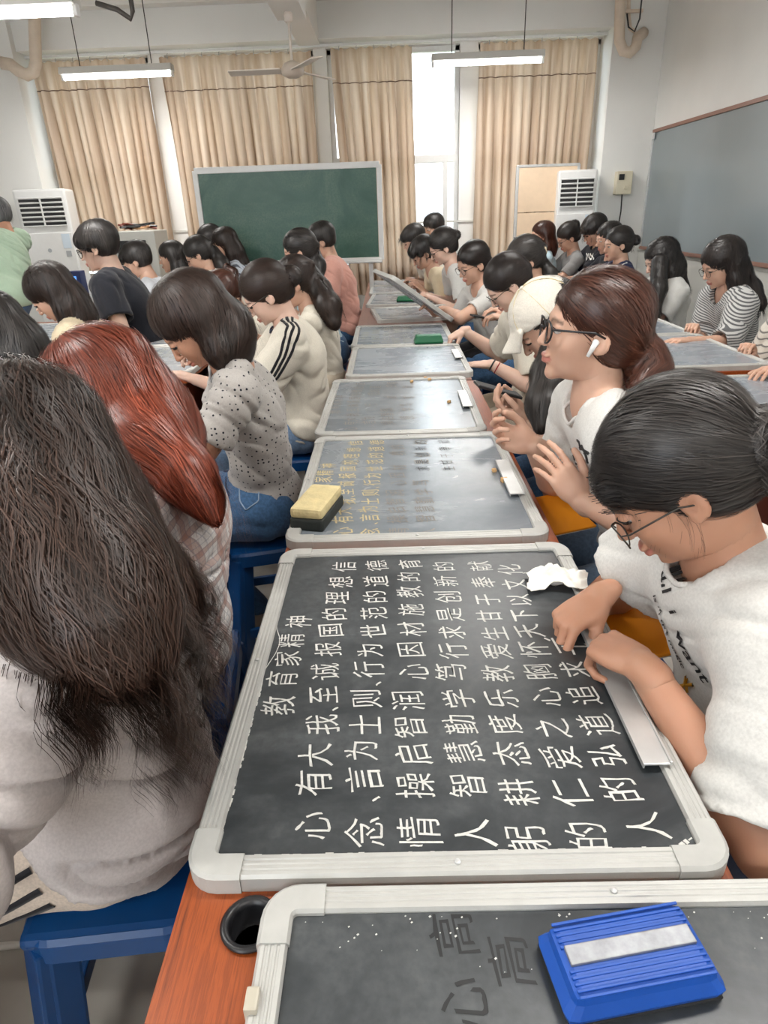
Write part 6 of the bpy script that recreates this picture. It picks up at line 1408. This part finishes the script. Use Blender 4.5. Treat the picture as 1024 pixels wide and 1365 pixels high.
# cap of c3
F = c3['HF']; Gc = Grid(F.o-0.22, F.o+0.24, 0.004)
Gc.add(Ell((0, -0.018, 0.046), (0.089, 0.105, 0.084), F), 0.01); 
bill = [Cap((s, 0.075, 0.052), (s*0.75, 0.150-abs(s)*0.55, 0.030-abs(s)*0.35), 0.008, 0.006, F) for s in np.linspace(-0.062, 0.062, 13)]
X3 = F.R[:, 2]; Gc.cut(F.p((0, 0, 0.028)), -nrm(X3*1.0+F.R[:, 1]*-0.12)); 
for q in bill: Gc.add(q, 0.006)
Gc.sub(Ell((0, -0.018, 0.034), (0.083, 0.099, 0.078), F), 0.003)
Vc, Fc = Gc.mesh(); cap = from_np('baseball_cap', folds(Vc, Gc.grad(Vc), 0.0025, 5, sc=(16, 16, 16)), Fc, M['c_cap'], c3['root']); 
bt = B(); bt.lathe([(0.008, 0.0), (0.007, 0.004), (0.002, 0.006)], tuple(F.p((0, -0.02, 0.1285))), 12, Matrix(F.R.tolist())); bt.obj('cap_button', M['c_cap'], cap, True)
for s in range(6):
    a = s*PI/3; pts = [F.p((math.cos(a)*0.089*math.sin(t), -0.018+math.sin(a)*0.105*math.sin(t), 0.046+0.084*math.cos(t))) for t in np.linspace(0.08, 1.72, 12)]
    bb = B(); bb.tube([tuple(Gc.snap(np.array([q]), 0.0005, 3)[0]) for q in pts], 0.0010, 5); bb.obj('seam', M['felt_cream'], cap, True)
# three black stripes on sleeves / trousers
def stripes3(info, path, gap, width, m='c_pants_black', n=3, G='Gt', name='stripe', off=0.002):
    path = np.array(path); t = np.gradient(path, axis=0); g = info[G].grad(path); s = np.cross(t, g); s /= np.linalg.norm(s, axis=1, keepdims=True)+1e-9
    bv = mesh_bvh(info['shirt'] if G == 'Gt' else info['pants'])
    for k in range(n): surf_ribbon(name, info[G], path+s*(k-(n-1)/2)*gap, width, m, info['root'], off=0.001, n=44, bv=bv)
i = b4p; S_, E2 = i['Sh'][0], i['E'][0]; up = A(0, 0, 0.07); bk = i['back']
stripes3(i, [S_*0.45+i['Nk']*0.55+A(0, 0, 0.06), S_*0.7+i['Nk']*0.3+A(0, 0, 0.07), S_+A(-0.02, 0, 0.06)+bk*0.02, S_+(E2-S_)*0.25+A(-0.08, 0, 0.02)+bk*0.02, S_+(E2-S_)*0.5+A(-0.09, 0, 0)+bk*0.02, S_+(E2-S_)*0.78+A(-0.09, 0, 0)+bk*0.02], 0.018, 0.010)
i = b1p
if i['Gp']:
    kp = [i['loc'](hd(*q)) for q in ((70, 1160, .95), (35, 1176, .95), (0, 1192, .95), (-60, 1220, .95))]
    stripes3(i, kp, 0.022, 0.010, G='Gp')
# belt of the teacher
i = tch_; bl = B(); bl.tube([(0.172*math.cos(t), 0.125*math.sin(t)+0.0, 0.93) for t in np.linspace(0, 2*PI, 30)], 0.018, 8, cap=False); bl.obj('belt', M['black'], i['root'], True)
# bracelets, watch
def bracelet(info, k, d, m, name='bracelet', r=0.0026, R_=0.026):
    fd = nrm(info['W'][k]-info['E'][k]); c = info['W'][k]-fd*d; x = nrm(np.cross(fd, A(0, 0, 1))); y = np.cross(fd, x); b = B(); b.tube([tuple(c+(x*math.cos(t)+y*math.sin(t))*R_) for t in np.linspace(0, 2*PI, 21)], r, 6, cap=False); b.obj(name, M[m], info['root'], True)
M['red_thread'] = mat('red_thread', srgb(150, 24, 30), 0.7)
bracelet(c4, 0, 0.03, 'red_thread'); bracelet(c4, 0, 0.005, 'black', r=0.0035); bracelet(a0, 0, 0.01, 'black', 'watch', 0.005); bracelet(c1, 0, 0.0, 'dark_metal', r=0.0005) if False else None
# lettering printed on the white T-shirt of c1
def print_on(info, text, org, xd, zd, size, m, name, nd=None, slant=0.0, seed=0):
    """lay text over a garment: org, xd, zd in the person's local frame"""
    V, Fp_ = glyph(text, 1.0, 0.012); V = V.copy(); n_ = nrm(np.cross(xd, zd)) if nd is None else nrm(nd); rn = np.random.RandomState(seed)
    V[:, 1] += 0.05*np.sin(V[:, 0]*3.0+seed)
    P = org+V[:, :1]*size*nrm(xd)+V[:, 1:2]*size*nrm(zd)
    bvh = info.setdefault('bvh', BVHTree.FromPolygons([v.co[:] for v in info['shirt'].data.vertices], [p_.vertices[:] for p_ in info['shirt'].data.polygons]))
    out = []
    for q in P:
        h = bvh.ray_cast(Vector(q+n_*0.25), Vector(-n_), 0.6); out.append(np.array(h[0])+n_*0.0022 if h[0] is not None else q)
    me = bpy.data.meshes.new(name); me.from_pydata([tuple(q) for q in out], [], Fp_); return link_mesh(name, me, M[m], info['root'])
M['print_black'] = mat('print_ink', srgb(28, 28, 30), 0.7); M['print_gold'] = mat('print_gold', srgb(206, 148, 40), 0.6); M['print_white'] = mat('print_white', srgb(226, 226, 222), 0.7)
i = c1; fz = nrm(A(-0.75, 0.62, 0)); xd = nrm(A(0.75, 0.62, 0)*1.0)
# ------------------------------------------------------------------ garment details
def collar_ring(info, m, r=0.0045, rr=0.066, drop=0.0, name='collar'):
    sp = info['sp']; x = A(1, 0, 0); y = np.cross(sp, x); no = info['Nk']-info['back']*0.018+sp*0.012+sp*-0.012
    P = np.array([no+(x*math.cos(t)+y*math.sin(t))*rr*1.02-sp*drop*(math.sin(t)) for t in np.linspace(0, 2*PI, 41)[:-1]]); P = info['Gt'].snap(P, 0.001, 6, 0.03); P = np.vstack([P, P[:1]])
    for _ in range(2): P[1:-1] = (P[:-2]+P[1:-1]*2+P[2:])/4
    B().tube([tuple(q) for q in P], r, 6, cap=False).obj(name, M[m], info['root'], True)
for i_, m_ in ((c1, 'c_white'), (c2, 'c_white'), (b4p, 'c_pants_navy'), (b3p, 'c_dgrey')): collar_ring(i_, m_)
# printed lettering on the writing girl's chest, a striped animal print on the girl with the earbud
def on_shirt(info, px, py):
    bvh = info.setdefault('bvh', BVHTree.FromPolygons([v.co[:] for v in info['shirt'].data.vertices], [p_.vertices[:] for p_ in info['shirt'].data.polygons]))
    o_ = info['loc'](CAM); d_ = nrm(info['Rw'].T@(hd(px, py, 1.0)-CAM)); h = bvh.ray_cast(Vector(o_), Vector(d_), 8.0)
    return (np.array(h[0]), np.array(h[1])) if h[0] is not None else (None, None)
def line_print(info, txt, pa, pb, size, m, seed):
    a, na = on_shirt(info, *pa); b, nb_ = on_shirt(info, *pb)
    if a is None or b is None: print('no hit', txt); return
    x = nrm(b-a); n_ = nrm(na+nb_); z = nrm(np.cross(n_, x)); print_on(info, txt, (a+b)/2, x, z, size, m, 'shirt_lettering', nd=n_, seed=seed)
line_print(c1, 'all  i  want', (889, 782), (929, 888), 0.040, 'print_black', 3)
line_print(c1, 'is in the magic', (882, 812), (903, 870), 0.020, 'print_black', 4)
line_print(c1, 'christmas', (873, 832), (890, 880), 0.018, 'print_black', 5)
h_, n_ = on_shirt(c1, 914, 912)
if h_ is not None:
    for pa, pb in (((908, 914), (918, 912)), ((914, 913), (916, 902)), ((916, 913), (925, 912)), ((911, 913), (909, 921)), ((916, 914), (917, 922))):
        a, _ = on_shirt(c1, *pa); b, _ = on_shirt(c1, *pb)
        if a is not None and b is not None: surf_ribbon('printed_figure', c1['Gt'], [a, b], 0.0045, 'print_gold', c1['root'], off=0.002, n=6, bv=c1['bvh'])
rnd = random.Random(9)
for k in range(13):
    x0 = 764+rnd.uniform(0, 22); y0 = 588+k*5.2; pts = []
    for q in range(5): 
        a, _ = on_shirt(c2, x0+q*rnd.uniform(1, 3)-4, y0+q*3.2+rnd.uniform(-2, 2)); 
        if a is not None: pts.append(a)
    if len(pts) > 2: surf_ribbon('animal_print', c2['Gt'], pts, 0.0035+0.002*rnd.random(), 'print_black', c2['root'], off=0.003, n=10, bv=c2['bvh'])
for k in range(4):
    pts = []
    for q in range(4):
        a, _ = on_shirt(d5, 783+k*2.5+rnd.uniform(-1, 1), 338+q*3); 
        if a is not None: pts.append(a)
    if len(pts) > 2: surf_ribbon('chest_print', d5['Gt'], pts, 0.012, 'print_white', d5['root'], off=0.004, n=8, bv=d5['bvh'])

# seams and back pockets of the jeans of the girl in the spotted T-shirt
M['jean_seam'] = mat('jean_seam', srgb(34, 52, 80), 0.8); M['jean_light'] = mat('jean_stitch', srgb(140, 158, 180), 0.8)
def on_mesh(info, bv, px, py):
    o_ = info['loc'](CAM); d_ = nrm(info['Rw'].T@(hd(px, py, 1.0)-CAM)); h = bv.ray_cast(Vector(o_), Vector(d_), 8.0); return None if h[0] is None else np.array(h[0])
bv = mesh_bvh(b3p['pants'])
for nm_, w_, m_, line in (('waistband', 0.010, 'jean_seam', [(300, 628), (330, 630), (355, 628), (370, 622)]), ('pocket_seam', 0.0035, 'jean_light', [(322, 640), (320, 668), (328, 680), (345, 668), (346, 640)]), ('pocket_seam', 0.0035, 'jean_light', [(321, 640), (334, 642), (347, 640)]), ('side_seam', 0.004, 'jean_seam', [(302, 636), (306, 660), (300, 690)])):
    pts = [q for q in (on_mesh(b3p, bv, *p_) for p_ in line) if q is not None]
    if len(pts) > 1: surf_ribbon(nm_, b3p['Gp'], pts, w_, m_, b3p['root'], off=0.002, n=26, bv=bv)
# lanyard of the boy in the pale grey shirt, strap of the maroon top, white-edged collar of the polo shirt
for inf, nm_, w_, m_, line in ((a3, 'lanyard', 0.016, 'lanyard_blue', [(196, 368), (190, 378), (186, 392), (184, 402)]), (a4, 'strap', 0.02, 'black', [(236, 360), (246, 370), (254, 380)]), (d4, 'collar_edge', 0.012, 'print_white', [(843, 342), (836, 350), (828, 358), (820, 362)]), (d4, 'collar_edge', 0.010, 'print_white', [(812, 350), (809, 356), (806, 362)])):
    if m_ == 'lanyard_blue': M[m_] = mat('lanyard_blue', srgb(110, 160, 210), 0.6)
    bv_ = mesh_bvh(inf['shirt']); pts = [q for q in (on_mesh(inf, bv_, *p_) for p_ in line) if q is not None]
    if len(pts) > 1: surf_ribbon(nm_, inf['Gt'], pts, w_, m_, inf['root'], off=0.003, n=14, bv=bv_)
for nm in ():
    pass
print('objects', len(bpy.data.objects), 'tris', sum(len(o.data.polygons)*2 for o in bpy.data.objects if o.type == 'MESH'))
